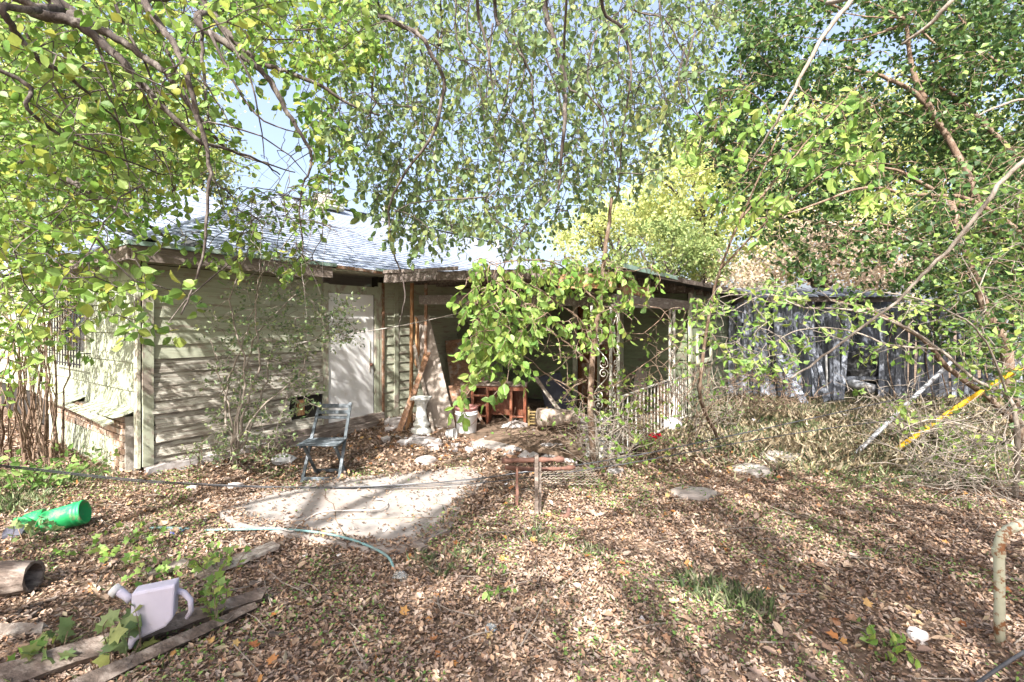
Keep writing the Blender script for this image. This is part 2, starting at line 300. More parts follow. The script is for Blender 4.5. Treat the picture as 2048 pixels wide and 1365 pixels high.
# clapboards on the front wall
E = .156; z = .13; i = 0
while z < 2.42:
    low = z < .95; vlow = z < .5
    x1 = 2.2
    segs = [(0.09, x1)]
    if i in (2, 5, 9, 12): s = rnd.uniform(.7, 1.5); segs = [(.09, s), (s + .006, x1)]
    if .42 < z < .6: segs = [(.09, 1.68)]
    for a, b in segs:
        t = .014 if not low else .024
        dz = rnd.uniform(-.004, .004) if not low else rnd.uniform(-.014, .014)
        dr = -.03 * (1 - z / 1.0) if low else 0
        yo = -.012 - (.02 if low else 0) * rnd.random()
        mb = MB().board((a, yo, z + dz), (b, yo, z + dz + (dr * (b - a) if low else 0)), (0, -.11 if not low else -.2, -1), E + .02, t, seg=8, warp=.0018 if not low else .006, jag=.004 if not low else .03)
        hp(mb, 'wall_board', 'siding' if z > 1.35 else 'siding_worn')
    z += E; i += 1
hp(MB().box((1.86, -.015, .50), (.10, .03, .22)), 'rotten_block', 'splint')
for (x, w_, zz0, zz1, y_, mt) in ((.035, .10, .12, 2.42, -.035, 'trim'), (2.245, .085, .05, 2.28, -.03, 'trim'), (3.19, .08, .16, 2.28, -.03, 'trim'),
                             (3.262, .05, .12, 2.35, -.02, 'trim'), (3.31, .035, .12, 2.35, -.045, 'brownwood'), (3.60, .09, .1, 2.42, -.032, 'trim')):
    hp(MB().board((x, y_, zz0), (x, y_, zz1), (1, 0, 0), w_, .03, seg=8, warp=.002), 'trim_board', mt)
hp(MB().board((2.19, -.03, 2.205), (3.25, -.03, 2.205), (0, 0, 1), .12, .032, seg=6, warp=.002), 'trim_board', 'trim')
hp(MB().board((-.035, .05, .1), (-.035, .05, 2.42), (0, 1, 0), .10, .03, seg=8, warp=.002), 'trim_board', 'trim')
# sill timbers below the boards
hp(MB().board((0, -.07, .055), (1.4, -.06, .05), (0, 1, 0), .14, .12, seg=8, warp=.012, jag=.03), 'sill_timber', 'stone')
hp(MB().board((1.3, -.03, .12), (3.3, -.05, .16), (0, 0, 1), .13, .05, seg=9, warp=.01, jag=.04), 'sill_timber', 'greywood')
hp(MB().board((1.2, -.16, .07), (3.0, -.22, .09), (0, 0, 1), .10, .06, seg=9, warp=.012, jag=.05), 'sill_timber', 'greywood')
# door
door = hp(MB().plate([(2.30, -.025, .15), (3.13, -.025, .22), (3.13, -.025, 2.14), (2.30, -.025, 2.14)], (0, .04, 0)), 'door', 'door', bevel=.004)
door['label'] = 'plain white door with bottom edge cut on a slant'
MB().box((3.05, -.03, 1.15), (.012, .012, .5)).build('door_stop', M['trim'], door)
MB().lathe([(0, 0), (.024, .005), (.03, .03), (.018, .05), (0, .055)], (3.06, -.03, 1.02), 12, axis=(0, -1, 0)).build('knob', M['rust'], door, smooth=True)
hp(MB().box((2.72, .08, .1), (.95, .05, .2)), 'under_door_dark', 'dark')  # near-black block, its colour stands in for the shade in the gap below the door
# clapboards right of the door and inside the porch (left side wall)
z = .16
while z < 2.4:
    hp(MB().board((3.34, -.02, z), (6.5, -.02, z), (0, -.11, -1), E + .02, .014, seg=5, warp=.002), 'wall_board', 'siding' if True else '')
    z += E
# porch back wall boards (x = 6.5, facing -x)
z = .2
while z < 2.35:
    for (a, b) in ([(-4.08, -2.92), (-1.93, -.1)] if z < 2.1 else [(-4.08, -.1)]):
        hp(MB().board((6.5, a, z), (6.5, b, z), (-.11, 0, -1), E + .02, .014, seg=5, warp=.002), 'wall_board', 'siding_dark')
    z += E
for (y_, z0, z1, w_) in ((-2.90, .1, 2.15, .09), (-1.95, .1, 2.15, .09), (-2.45, .1, 2.0, .05)):
    hp(MB().board((6.46, y_, z0), (6.46, y_, z1), (0, 1, 0), w_, .03, seg=5, warp=.002), 'door_casing', 'trim')
hp(MB().board((6.46, -2.95, 2.12), (6.46, -1.9, 2.12), (0, 0, 1), .1, .035, seg=5, warp=.002), 'door_casing', 'trim')
pd = hp(MB().box((6.54, -2.42, 1.05), (.04, .86, 2.0)), 'porch_door', 'orange_ply'); pd['label'] = 'orange brown door half hidden at back of porch'
for y_ in (-2.62, -2.2):
    for z_ in (.6, 1.5): MB().box((6.515, y_, z_), (.012, .26, .62 if z_ < 1 else .7)).build('door_panel', M['brownwood'], pd)
# wing wall (y = -4.1) right of the porch
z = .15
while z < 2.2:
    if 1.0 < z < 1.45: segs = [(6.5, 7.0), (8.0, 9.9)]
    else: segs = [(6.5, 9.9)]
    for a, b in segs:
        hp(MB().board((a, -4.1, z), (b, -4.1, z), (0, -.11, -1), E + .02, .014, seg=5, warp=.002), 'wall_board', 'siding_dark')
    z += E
wn = hp(MB().board((6.98, -4.13, .98), (8.02, -4.13, .98), (0, 0, 1), .06, .05).board((6.98, -4.13, 1.5), (8.02, -4.13, 1.5), (0, 0, 1), .06, .04)
        .board((6.98, -4.13, .95), (6.98, -4.13, 1.5), (1, 0, 0), .06, .04).board((8.02, -4.13, .95), (8.02, -4.13, 1.5), (1, 0, 0), .06, .04), 'window', 'trim')
MB().box((7.5, -4.07, 1.24), (1.0, .01, .5)).build('pane', M['glass'], wn)
hp(MB().board((6.46, -4.14, .1), (6.46, -4.14, 2.2), (1, 0, 0), .12, .04, seg=8), 'trim_board', 'trim')
# shingle wall (x = 0, facing -x) : wide painted shakes
rows = [(.60, .95), (.95, 1.27), (1.27, 1.6), (1.6, 1.94), (1.94, 2.2), (2.2, 2.42)]
for k, (z0, z1) in enumerate(rows):
    y = .1 if k % 2 == 0 else .1
    ww = rnd.uniform(.12, .25); y1 = y + ww
    while y < 7:
        hole = (1.25 < z0 + .1 < 1.95 and 1.75 < y < 2.9)
        if not hole:
            hp(MB().board((-.025, (y + y1) / 2, z0 - .02), (-.006, (y + y1) / 2, z1 + .01), (0, 1, 0), (y1 - y) - .007, .010, seg=2, warp=.0018), 'wall_shingle', 'shake')
        y = y1; y1 = y + rnd.uniform(.2, .31)
win = hp(MB().box((-.03, 2.32, 1.28), (.05, 1.2, .05)).box((-.03, 2.32, 1.96), (.05, 1.2, .05)).box((-.03, 1.75, 1.62), (.05, .06, .64)).box((-.03, 2.9, 1.62), (.05, .06, .64)).box((-.02, 2.32, 1.62), (.035, 1.1, .035)), 'window', 'trim')
MB().box((.01, 2.32, 1.62), (.008, 1.1, .62)).build('pane', M['glass'], win)
bars = hp(MB().tube([(-.14, 1.6, 1.16), (-.14, 3.0, 1.16)], .009).tube([(-.14, 1.6, 2.08), (-.14, 3.0, 2.08)], .009).tube([(-.14, 1.6, 1.62), (-.14, 3.0, 1.62)], .009)
     .tube([(0, 1.62, 1.3), (-.14, 1.62, 1.3)], .008).tube([(0, 1.62, 1.9), (-.14, 1.62, 1.9)], .008).tube([(0, 2.98, 1.3), (-.14, 2.98, 1.3)], .008), 'window_bars', 'black_metal')
for k in range(12):
    y = 1.62 + k * .123; MB().tube([(-.14, y, 1.12), (-.14, y, 2.12)], .008, 6).build('bar', M['black_metal'], bars)
# brick wainscot with sloping ledge
hp(MB().box((-.06, 1.63, .34), (.10, 2.95, .64)), 'mortar_bed', 'mortar')
for r in range(9):
    z = .06 + r * .072; y = .18 - (.1 if r % 2 else 0)
    while y < 3.05:
        L_ = .19
        a, b = max(y, .16), min(y + L_, 3.08)
        if b - a > .04 and (r >= 5 or a < .42):
            hp(MB().box((-.115 + rnd.uniform(-.004, .004), (a + b) / 2, z), (.035, b - a - .010, .060), Matrix.Rotation(rnd.uniform(-.02, .02), 3, 'X')), 'brick', 'brick', bevel=.003)
        y += L_ + .006
hp(MB().box((-.118, 1.75, .2), (.02, 2.6, .36)), 'panel_sheet', 'shake')
for k in range(7):
    y = .12 + k * .44
    if k == 3: continue
    hp(MB().board((-.02, y + .2, .74 - (.02 if k % 2 else 0)), (-.20 - rnd.uniform(0, .04), y + .2 + rnd.uniform(-.03, .03), .66 - rnd.uniform(0, .03)), (0, 1, 0), .43, .014, seg=3, warp=.005, jag=.015), 'ledge_board', 'shake')
hp(MB().board((-.25, .2, .60), (-.22, 3.0, .70), (1, 0, .3), .09, .02, seg=8, warp=.01), 'ledge_board', 'trim')
# roof
ZE, ZR, YR, XE = 2.50, 4.42, 3.7, 12.4
def course_roof(name, e0, e1, r0, r1, n=28):
    """eave e0->e1, ridge r0->r1 ; overlapping shingle courses with a real step"""
    mb = MB(); e0, e1, r0, r1 = map(Vector, (e0, e1, r0, r1)); N_ = (e1 - e0).cross(r0 - e0)
    if N_.length < 1e-6: N_ = (e1 - e0).cross(r1 - e0)
    N_.normalize(); N_ = N_ if N_.z > 0 else -N_
    for i in range(n):
        a = i / n; b = (i + 1.25) / n if i < n - 1 else 1
        A0, A1 = e0.lerp(r0, a), e1.lerp(r1, a); B0, B1 = e0.lerp(r0, b), e1.lerp(r1, b)
        mb.add([A0 + N_ * .001, A1 + N_ * .001, A1 + N_ * .016, A0 + N_ * .016, B1 + N_ * .003, B0 + N_ * .003], [(0, 1, 2, 3), (3, 2, 4, 5)])
    return hp(mb, name, 'roof', kind='stuff')
AX = 3.6
course_roof('roof_shingles', (-.2, -.3, ZE), (XE, -.3, ZE), (AX, YR, ZR), (XE, YR, ZR), 34)
course_roof('roof_shingles', (-.2, 7.7, ZE), (-.2, -.3, ZE), (AX, YR, ZR), (AX, YR, ZR), 26)
course_roof('roof_shingles', (XE, 7.7, ZE), (-.2, 7.7, ZE), (XE, YR, ZR), (AX, YR, ZR), 20)
hp(MB().add([(XE - .1, -.2, ZE), (XE - .1, 7.6, ZE), (XE - .1, YR, ZR - .03)], [(0, 1, 2)]), 'gable_wall', 'siding')
hp(MB().plate([(-.18, -.28, ZE - .05), (XE, -.28, ZE - .05), (XE, 7.6, ZE - .05), (-.18, 7.6, ZE - .05)], (0, 0, .03)), 'soffit', 'siding')
course_roof('roof_shingles', (-.2, 14, ZE), (-.2, 5.2, ZE), (3.2, 14, 5.0), (3.2, 6.6, 5.0), 26)
course_roof('roof_shingles', (-.2, 5.2, ZE), (6.2, 5.2, ZE), (3.2, 6.6, 5.0), (3.2, 6.6, 5.0), 22)
for k in range(23):  # ridge caps
    hp(MB().board((AX + k * .38, YR, ZR + .012), (AX + k * .38 + .40, YR, ZR + .018), (0, 1, 0), .26, .02, seg=1, warp=0), 'ridge_cap', 'roof')
# fascia
fa = [((-.2, -.32, 2.415), (2.15, -.32, 2.41), .155, 'greywood'), ((-.215, -.3, 2.42), (-.215, 3.2, 2.44), .15, 'greywood')]
hp(MB().board(*fa[0][:2], (0, 0, 1), .155, .03, seg=10, warp=.004, jag=.006), 'fascia', 'greywood')['label'] = 'grey weathered fascia with peeled paint'
hp(MB().board(*fa[1][:2], (0, 0, 1), .15, .03, seg=10, warp=.004), 'fascia', 'greywood')
hp(MB().board((2.2, -.33, 2.50), (3.3, -.33, 2.47), (0, 0, 1), .045, .03, seg=7, warp=.006, jag=.02), 'fascia', 'brownwood')
hp(MB().board((-.22, -.355, 2.517), (2.2, -.355, 2.513), (0, 0, 1), .045, .016, seg=12, warp=.002), 'drip_edge', 'drip')
hp(MB().board((-.235, -.36, 2.52), (-.235, .4, 2.515), (0, 0, 1), .045, .016, seg=4, warp=.002), 'drip_edge', 'drip')
hp(MB().board((2.9, -.36, 2.517), (12.2, -.36, 2.515), (0, 0, 1), .04, .016, seg=20, warp=.004), 'drip_edge', 'drip')
hp(MB().tube([(.04, -.05, 1.95), (.02, -.06, 2.335), (.6, -.055, 2.33), (1.5, -.055, 2.31), (2.1, -.06, 2.30)], .006, 6), 'wire', 'black_metal')
# curled roofing flap at the eave corner
mb = MB(); vs = []; fs = []
for k in range(25):
    x = -.12 + k * .042; zz = ZE + .03 + .05 * (max(0, math.sin(k * .55 + .6)) ** 1.4) * (1 if k < 15 else .3)
    for (yy, dz) in ((-.34, 0), (-.05, .02), (.25, .03)): vs.append((x, yy, zz + dz + (yy + .34) * .42 * .5))
for k in range(24):
    for q in range(2): fs.append((k * 3 + q, k * 3 + 3 + q, k * 3 + 4 + q, k * 3 + 1 + q))
o = hp(MB().add(vs, fs), 'lifted_roofing', 'tar'); o['label'] = 'curled black roofing lifted at the eave corner'
s_ = o.modifiers.new('s', 'SOLIDIFY'); s_.thickness = .012
# vents on the roof
def roofz(y): return ZE + (y + .3) / (YR + .3) * (ZR - ZE)
v = hp(MB().box((4.6, 3.3, roofz(3.3) + .16), (.5, .42, .34)), 'roof_vent', 'trim'); v['label'] = 'square louvred vent near the ridge'
for k in range(4): MB().box((4.6, 3.08, roofz(3.3) + .06 + k * .07), (.4, .03, .025)).build('louvre', M['white'], v)
for (x, y, h) in ((6.2, 3.3, .45), (9.2, 2.8, .22), (10.6, 3.0, .3)):
    hp(MB().lathe([(.06, 0), (.06, h), (.045, h), (.045, h - .05)], (x, y, roofz(y) - .03), 12).lathe([(.14, 0), (.07, .08)], (x, y, roofz(y)), 12), 'roof_pipe', 'pvc', smooth=True)
# ---- porch roof
PX0, PY0 = 3.10, -4.3
def pz(y): return 2.30 + (y - PY0) / (-.3 - PY0) * .17
hp(MB().plate([(PX0, PY0, 2.30), (11.2, PY0, 2.34), (11.2, -.3, 2.46), (PX0, -.3, 2.46)], (0, 0, .022)), 'porch_roof_deck', 'tar')
hp(MB().plate([(9.8, PY0, 2.36), (11.3, PY0 + .1, 2.30), (11.2, -.3, 2.40), (9.8, -.3, 2.47)], (0, 0, .03)), 'porch_roof_deck', 'roof')
for k in range(9):
    x = 3.16 + k * .55
    hp(MB().board((x, -4.2, 2.235), (x, -.35, 2.38), (0, 0, 1), .10, .045, seg=5, warp=.003), 'rafter', 'darkwood')
hp(MB().board((PX0 - .02, -.36, 2.41), (PX0 - .04, -1.5, 2.39), (0, 0, 1), .17, .04, seg=8, warp=.006, jag=.02), 'fascia', 'greywood')['label'] = 'grey fascia along the side of the porch roof'
hp(MB().board((PX0 - .05, -.3, 2.49), (PX0 - .05, -1.9, 2.45), (0, 0, 1), .05, .03, seg=8, warp=.006, jag=.02), 'fascia', 'greywood')
hp(MB().board((PX0 - .02, -1.5, 2.37), (PX0 - .02, -3.9, 2.27), (0, 0, 1), .13, .04, seg=8, warp=.006, jag=.02), 'fascia', 'darkwood')
hp(MB().board((PX0 - .02, -3.5, 2.19), (PX0 - .02, -4.2, 2.16), (0, 0, 1), .17, .08, seg=5, warp=.006, jag=.01), 'beam_end', 'splint')
hp(MB().board((PX0 + .35, -.75, 2.06), (PX0 + .35, -4.1, 1.96), (0, -.3, 1), .14, .035, seg=8, warp=.005, jag=.02), 'side_header', 'greywood')
hp(MB().board((3.2, -4.1, 1.955), (6.6, -4.1, 1.99), (0, 0, 1), .15, .09, seg=9, warp=.004, jag=.01), 'porch_beam', 'greywood')['label'] = 'grey painted beam carried by the iron columns'
hp(MB().board((3.05, -4.32, 2.325), (5.0, -4.34, 2.335), (0, 0, 1), .05, .02, seg=9, warp=.003), 'drip_edge', 'drip')
hp(MB().board((4.3, -4.33, 2.30), (8.0, -4.33, 2.36), (0, 0, 1), .07, .03, seg=9, warp=.006, jag=.03), 'fascia', 'darkwood')
hp(MB().board((8.0, -4.33, 2.34), (11.3, -4.30, 2.32), (0, 0, 1), .13, .03, seg=9, warp=.008, jag=.03), 'fascia', 'greywood')
for (x, l) in ((3.5, .5), (4.1, .35)):
    hp(MB().board((x, -4.1, 2.1), (x + l, -4.12, 2.11), (0, 0, 1), .12, .06, seg=3, warp=.004, jag=.02), 'beam_block', 'splint')
hp(MB().plate([(3.2, -4.05, .03), (6.5, -4.05, .03), (6.5, -.05, .03), (3.4, -.05, .03)], (0, 0, .05)), 'porch_floor', 'soil')
# splintered posts at the wall end of the porch
for (x, y, w_, mt) in ((3.45, -.55, .05, 'splint'), (3.62, -.70, .03, 'brownwood')):
    hp(MB().board((x, y, .05), (x + .02, y, 2.33), (1, .4, 0), w_, .045, seg=12, warp=.004), 'porch_post', mt)
hp(MB().board((3.53, -.6, 1.0), (3.53, -.62, 1.75), (1, .4, 0), .09, .03, seg=8, warp=.012, jag=.08), 'post_splinter', 'splint')
# iron columns with scrolls
def scroll(mb, c, r, a0, turns, flip, plane):
    pts = []; n = 22
    for i in range(n + 1):
        k = i / n; a = a0 + flip * k * turns * 2 * math.pi; rr = r * (1 - .8 * k)
        pts.append(Vector(c) + Vector(plane) * (math.cos(a) * rr) + Vector((0, 0, 1)) * (math.sin(a) * rr))
    mb.tube(pts, .006, 5)
def column(a, b, z0, z1, label=None, d=None):
    a = Vector((a[0], a[1], 0)); b = Vector((b[0], b[1], 0)); pl = (b - a).normalized(); w_ = (b - a).length; m = (a + b) / 2
    col = hp(MB().box(a + V(0, 0, (z0 + z1) / 2), (.026, .026, z1 - z0)), 'iron_column', 'ironwhite')
    if label: col['label'] = label
    MB().box(b + V(0, 0, (z0 + z1) / 2), (.026, .026, z1 - z0)).build('upright', M['ironwhite'], col)
    n = 5; H = (z1 - z0) / n
    for i in range(n):
        zc = z0 + (i + .5) * H; mb = MB(); s = 1 if i % 2 else -1
        mb.tube([m + pl * (s * w_ * (.36 * math.cos(k / 8 * math.pi))) + V(0, 0, zc - H * .36 + k / 8 * H * .72) for k in range(9)], .0065, 5)
        scroll(mb, m + pl * (s * w_ * .12) + V(0, 0, zc - H * .34), w_ * .25, 0 if s > 0 else math.pi, 1.4, -s, pl)
        scroll(mb, m - pl * (s * w_ * .12) + V(0, 0, zc + H * .34), w_ * .25, math.pi if s > 0 else 0, 1.4, -s, pl)
        mb.build('scroll', M['ironwhite'], col)
column((3.2, -3.86), (3.2, -4.1), .05, 1.9, 'left side of corner column with iron scrolls')
column((3.2, -4.1), (3.42, -4.1), .05, 1.9, 'front side of corner column with iron scrolls')
column((5.45, -4.1), (5.68, -4.1), .05, 1.92, 'right hand iron column with scrolls')
def railing(p0, p1, z0, z1, n, label):
    p0 = Vector(p0); p1 = Vector(p1)
    r = hp(MB().board(p0 + V(0, 0, z1), p1 + V(0, 0, z1 + .02), (0, 0, 1), .012, .034, seg=3, warp=.001), 'railing', 'ironwhite')
    MB().board(p0 + V(0, 0, z0), p1 + V(0, 0, z0), (0, 0, 1), .012, .025, seg=3, warp=.001).build('bottom_rail', M['ironwhite'], r)
    r['label'] = label
    for i in range(n):
        c = p0.lerp(p1, (i + .5) / n); mb = MB()
        if i % 2:
            pts = [c + V(0, 0, z0 + (z1 - z0) * k / 24) for k in range(25)]
            mb.tube(pts, [.007 + .007 * abs(math.sin(k * .9)) * (4 < k < 21) for k in range(25)], 6)
        else: mb.box(c + V(0, 0, (z0 + z1) / 2), (.012, .012, z1 - z0))
        mb.build('baluster', M['ironwhite'], r)
railing((3.5, -4.1, 0), (5.4, -4.1, 0), .12, .80, 13, 'white iron railing between the two columns')
railing((5.75, -4.1, 0), (6.4, -4.1, 0), .12, .80, 6, 'short white iron railing against the wing wall')

# ------------------------------------------------------------------ fence
fence = empty('wooden_fence', (4.9, 10.9, 0), 'leaning grey weathered board fence with a broken gap behind the yard', 'fence')
def fpt(t): return V(0 + t * 7.4, -.2 * t - .25 * math.sin(t * 3), 0)
mbr = MB()
t = 0; k = 0
while t < 1.25:
    p = fpt(t); px = 1024 + (p.x + 4.9) / (p.y + 10.9) * F; w_ = rnd.uniform(.10, .15)
    gap = (1668 < px < 1752)
    if not (gap and rnd.random() < .9) and rnd.random() > .04:
        h = 2.05 + .12 * math.sin(k * .4) + rnd.uniform(-.09, .07) - (.2 if 1600 < px < 1660 else 0)
        lean = rnd.gauss(0, .035); out = rnd.uniform(-.03, .03)
        MB().board(p + V(0, out, -.02), p + V(lean * h, out + rnd.uniform(-.05, .05), h), (1, 0, 0), w_, .018, seg=5, warp=.004, jag=.03).build('fence_board', M['fencewood'], fence)
    t += (w_ + rnd.uniform(.002, .02)) / 7.4; k += 1
for zz in (.45, 1.65):
    for (a, b) in ((0, .46), (.56, 1.25)):
        MB().board(fpt(a) + V(0, .06, zz), fpt(b) + V(0, .06, zz + rnd.uniform(-.05, .05)), (0, 0, 1), .08, .04, seg=8, warp=.006).build('rail', M['fencewood'], fence)
for a in (.02, .3, .47, .56, .82, 1.1):
    MB().box(fpt(a) + V(0, .12, 1.05), (.09, .09, 2.1)).build('post', M['fencewood'], fence)
def plank(name, label, p0, p1, w_, t_, mat, wdir=(1, 0, 0), cat='plank', group=None, seg=8, warp=.004, jag=.02, w1=None):
    p0 = Vector(p0); p1 = Vector(p1)
    o = MB().board(V(0, 0, 0), p1 - p0, wdir, w_, t_, seg=seg, warp=warp, jag=jag, w1=w1).build(name, M[mat]); o.location = p0
    return tag(o, label, cat, group)
plank('leaning_board', 'long pale grey board leaning left against the fence gap', P(1655, 802, 10), P(1602, 650, 10.45), .16, .02, 'fencewood', cat='board')
plank('leaning_board', 'dark board fallen diagonally left of the fence gap', P(1610, 808, 9.9), P(1552, 700, 10.5), .15, .02, 'fencewood', cat='board')
plank('leaning_board', 'wide upright loose board standing in the fence gap', P(1674, 800, 10), P(1671, 610, 10.3), .14, .02, 'fencewood', cat='board')
plank('leaning_board', 'narrow board leaning right in the fence gap', P(1682, 797, 10), P(1697, 640, 10.4), .11, .02, 'fencewood', cat='board')
plank('leaning_board', 'grey board slanting from upper left across the fence', P(1648, 770, 10), P(1618, 655, 10.5), .09, .02, 'fencewood', cat='board')

shed = empty('lean_to_shed', (5.6, 11.6, 0), 'low shed with warped grey roof boards showing over the fence', 'shed')
for k in range(14):
    x = -.7 + k * .30; MB().board((x, -.25 + rnd.uniform(-.06, .06), 2.30 + rnd.uniform(-.03, .03)), (x + .05, 1.6, 2.62), (1, 0, 0), .27, .02, seg=5, warp=.008, jag=.05).build('roof_board', M['fencewood'], shed)
MB().board((-.8, -.2, 2.22), (3.6, -.15, 2.24), (0, 0, 1), .12, .04, seg=12, warp=.008, jag=.03).build('fascia', M['greywood'], shed)
for k in range(28): MB().board((-.75 + k * .155, .05, 0), (-.75 + k * .155, .05, 2.2), (1, 0, 0), .145, .02, seg=2, warp=.003).build('wall_board', M['fencewood'], shed)
# ------------------------------------------------------------------ man-made things in the yard
def prop(name, label, cat, loc, group=None, rz=0): return empty(name, loc, label, cat, group, rz)
# concrete slab
sp = [(440, 1040), (520, 1000), (640, 972), (780, 955), (935, 940), (975, 965), (925, 1010), (900, 1065), (840, 1095), (790, 1112), (700, 1100), (620, 1085), (540, 1068), (470, 1060)]
sg = [G(x, y) for x, y in sp]; cxy = sum(sg, Vector()) / len(sg)
for q in sg: q.z = .045
slab = MB().plate([q - V(cxy.x, cxy.y, 0) for q in sg], (0, 0, -.10)).build('concrete_slab', M['concrete']); slab.location = (cxy.x, cxy.y, 0); slab['kind'] = 'structure'
for k, (a, b) in enumerate((((470, 1058), (905, 1040)), ((640, 975), (700, 1100)))):
    A_, B_ = G(*a), G(*b); mb = MB(); pts = [A_.lerp(B_, j / 9) + V(rnd.gauss(0, .012), rnd.gauss(0, .012), 0) for j in range(10)]
    for q in pts: q.z = .0455
    mb.tube(pts, .004, 4).build('slab_crack', M['soil'], None)['kind'] = 'structure'
def flat_stone(x, y, rx, ry, hgt, label, mat='stone', name='flat_stone', cat='stone'):
    c = G(x, y); n = 11; prof = []
    angs = [(k + rnd.uniform(-.3, .3)) / n * 2 * math.pi for k in range(n)]; rr = [rnd.uniform(.75, 1.1) for _ in range(n)]
    mb = MB(); vs = []
    for (s, z) in ((1, -.04), (1, hgt * .6), (.86, hgt), (.3, hgt * 1.08)):
        vs += [V(math.cos(a) * rx * r * s, math.sin(a) * ry * r * s, z + rnd.uniform(-.004, .004)) for a, r in zip(angs, rr)]
    fs = [(i * n + k, i * n + (k + 1) % n, (i + 1) * n + (k + 1) % n, (i + 1) * n + k) for i in range(3) for k in range(n)] + [tuple(3 * n + k for k in range(n))]
    o = mb.add(vs, fs).build(name, M[mat], bevel=.004); o.location = c; return tag(o, label, cat)
flat_stone(1562, 918, .30, .26, .05, 'pale paving stone by the grass at right', 'concrete', 'paving_stone', 'paving stone')
flat_stone(1505, 943, .22, .20, .04, 'paving stone half buried left of the pale one', 'concrete', 'paving_stone', 'paving stone')
flat_stone(1385, 990, .25, .18, .045, 'paving stone in reddish litter in front of porch', 'concrete', 'paving_stone', 'paving stone')
flat_stone(1835, 1278, .06, .05, .04, 'small pinkish stone near the rusty handrail')
flat_stone(848, 889, .24, .16, .08, 'large flat pale stone in front of the pedestal')
flat_stone(852, 925, .14, .12, .06, 'round pale stone above the concrete slab')
flat_stone(1000, 892, .45, .26, .05, 'broad tilted slab piece in front of the desk', 'concrete')
flat_stone(1350, 858, .12, .12, .16, 'whitish boulder at foot of the right porch column')
flat_stone(795, 850, .2, .15, .1, 'jagged pale rock below the door corner')
flat_stone(1512, 848, .07, .07, .08, 'small bluish stone near the fence corner')
flat_stone(905, 850, .1, .08, .07, 'stone behind the small white tub')
flat_stone(470, 975, .09, .05, .04, 'beige rubble lump left of the chair')
flat_stone(595, 1003, .045, .03, .03, 'tiny white chip lying on the concrete slab')
flat_stone(656, 1036, .04, .03, .03, 'small brown chip on the slab middle')
flat_stone(1285, 1243, .02, .02, .02, 'pebble in sunlit litter at centre right')
flat_stone(1100, 905, .2, .14, .1, 'heap of grey rubble behind the wooden frame')
flat_stone(1230, 948, .12, .08, .05, 'rubble at the base of corner column')
flat_stone(385, 978, .06, .05, .03, 'white scrap stone left beside the cable')
flat_stone(1690, 835, .1, .1, .05, 'pale lump in grass beneath the fence gap')

# folding chair
ch = prop('folding_chair', 'weathered blue grey wooden folding chair standing beside the slab', 'chair', G(640, 968))
cw = .195
def cb(p0, p1, w_, t_, name='leg', wd=(1, 0, 0)): return MB().board(p0, p1, wd, w_, t_, seg=4, warp=.001).build(name, M['chair'], ch, bevel=.002)
for s in (-1, 1):
    cb((s * cw, 0, 0), (s * (cw - .02) + .03, .36, .80), .032, .022, 'long_leg')
    cb((s * (cw - .035), .33, 0), (s * (cw - .03), -.02, .41), .03, .02, 'short_leg')
for (z, h) in ((.765, .045), (.70, .04)):
    y = .36 * z / .8; MB().board((-cw + .045, y, z), (cw + .01, y, z), (0, .42, 1), h, .014, seg=4, warp=.001).build('back_slat', M['chair'], ch, bevel=.002)
MB().board((-cw + .045, .36 * .64 / .8, .645), (cw + .01, .36 * .64 / .8, .645), (0, .42, 1), .03, .014, seg=4, warp=.001).build('back_slat', M['chair'], ch)
for k in range(6):
    y = -.06 + k * .056; MB().board((-cw - .02, y, .425), (cw + .02, y, .425), (0, 1, 0), .048, .014, seg=3, warp=.0015).build('seat_slat', M['chair'], ch, bevel=.002)
for s in (-1, 1): cb((s * (cw + .005) - .02 * s, -.07, .405), (s * (cw + .005) - .02 * s, .25, .405), .02, .03, 'seat_rail')
cb((-cw, .01, .05), (cw, .01, .05), .035, .015, 'stretcher', (0, 0, 1)); cb((-cw + .03, .31, .05), (cw - .03, .31, .05), .03, .014, 'stretcher', (0, 0, 1))
# bucket pair
bk = prop('plastic_bucket', 'dirty white plastic bucket with a pink bucket nested in its top', 'bucket', G(933, 873))
MB().lathe([(.135, 0), (.14, .01), (.162, .33), (.172, .335), (.172, .35), (.164, .352), (.164, .37), (.17, .372), (.17, .385), (.158, .39), (.13, .05), (0, .05)], sides=32).build('body', M['bucket'], bk, smooth=True)
MB().lathe([(.150, .385), (.165, .39), (.168, .42), (.175, .425), (.175, .445), (.163, .448), (.150, .40), (0, .38)], sides=32).build('inner_bucket', M['bucketpink'], bk, smooth=True)
MB().tube([V(.172 * math.cos(a), .172 * math.sin(a), .34 - .12 * math.sin(a * 1) * 0 - .16 * math.sin(max(0, min(math.pi, -a)))) for a in [-math.pi * k / 16 for k in range(17)]], .003, 5).build('handle', M['rust'], bk)
MB().lathe([(.03, 0), (.028, .004), (0, .004)], (-.015, -.156, .23), 16, axis=(0, -1, .08)).build('round_sticker', M['white'], bk)
# pedestal
pe = prop('bird_bath_pedestal', 'white moulded plaster pedestal standing before the plywood', 'pedestal', G(843, 868))
MB().lathe([(.155, 0), (.16, .03), (.15, .07), (.115, .085), (.105, .11), (.125, .13), (.125, .16), (.10, .18), (.085, .25), (.07, .36), (.08, .44), (.11, .50), (.12, .52)], sides=20, wob=.01).build('shaft', M['plaster'], pe, smooth=True)
MB().box((0, 0, .54), (.29, .26, .035)).build('cap', M['plaster'], pe, bevel=.008)
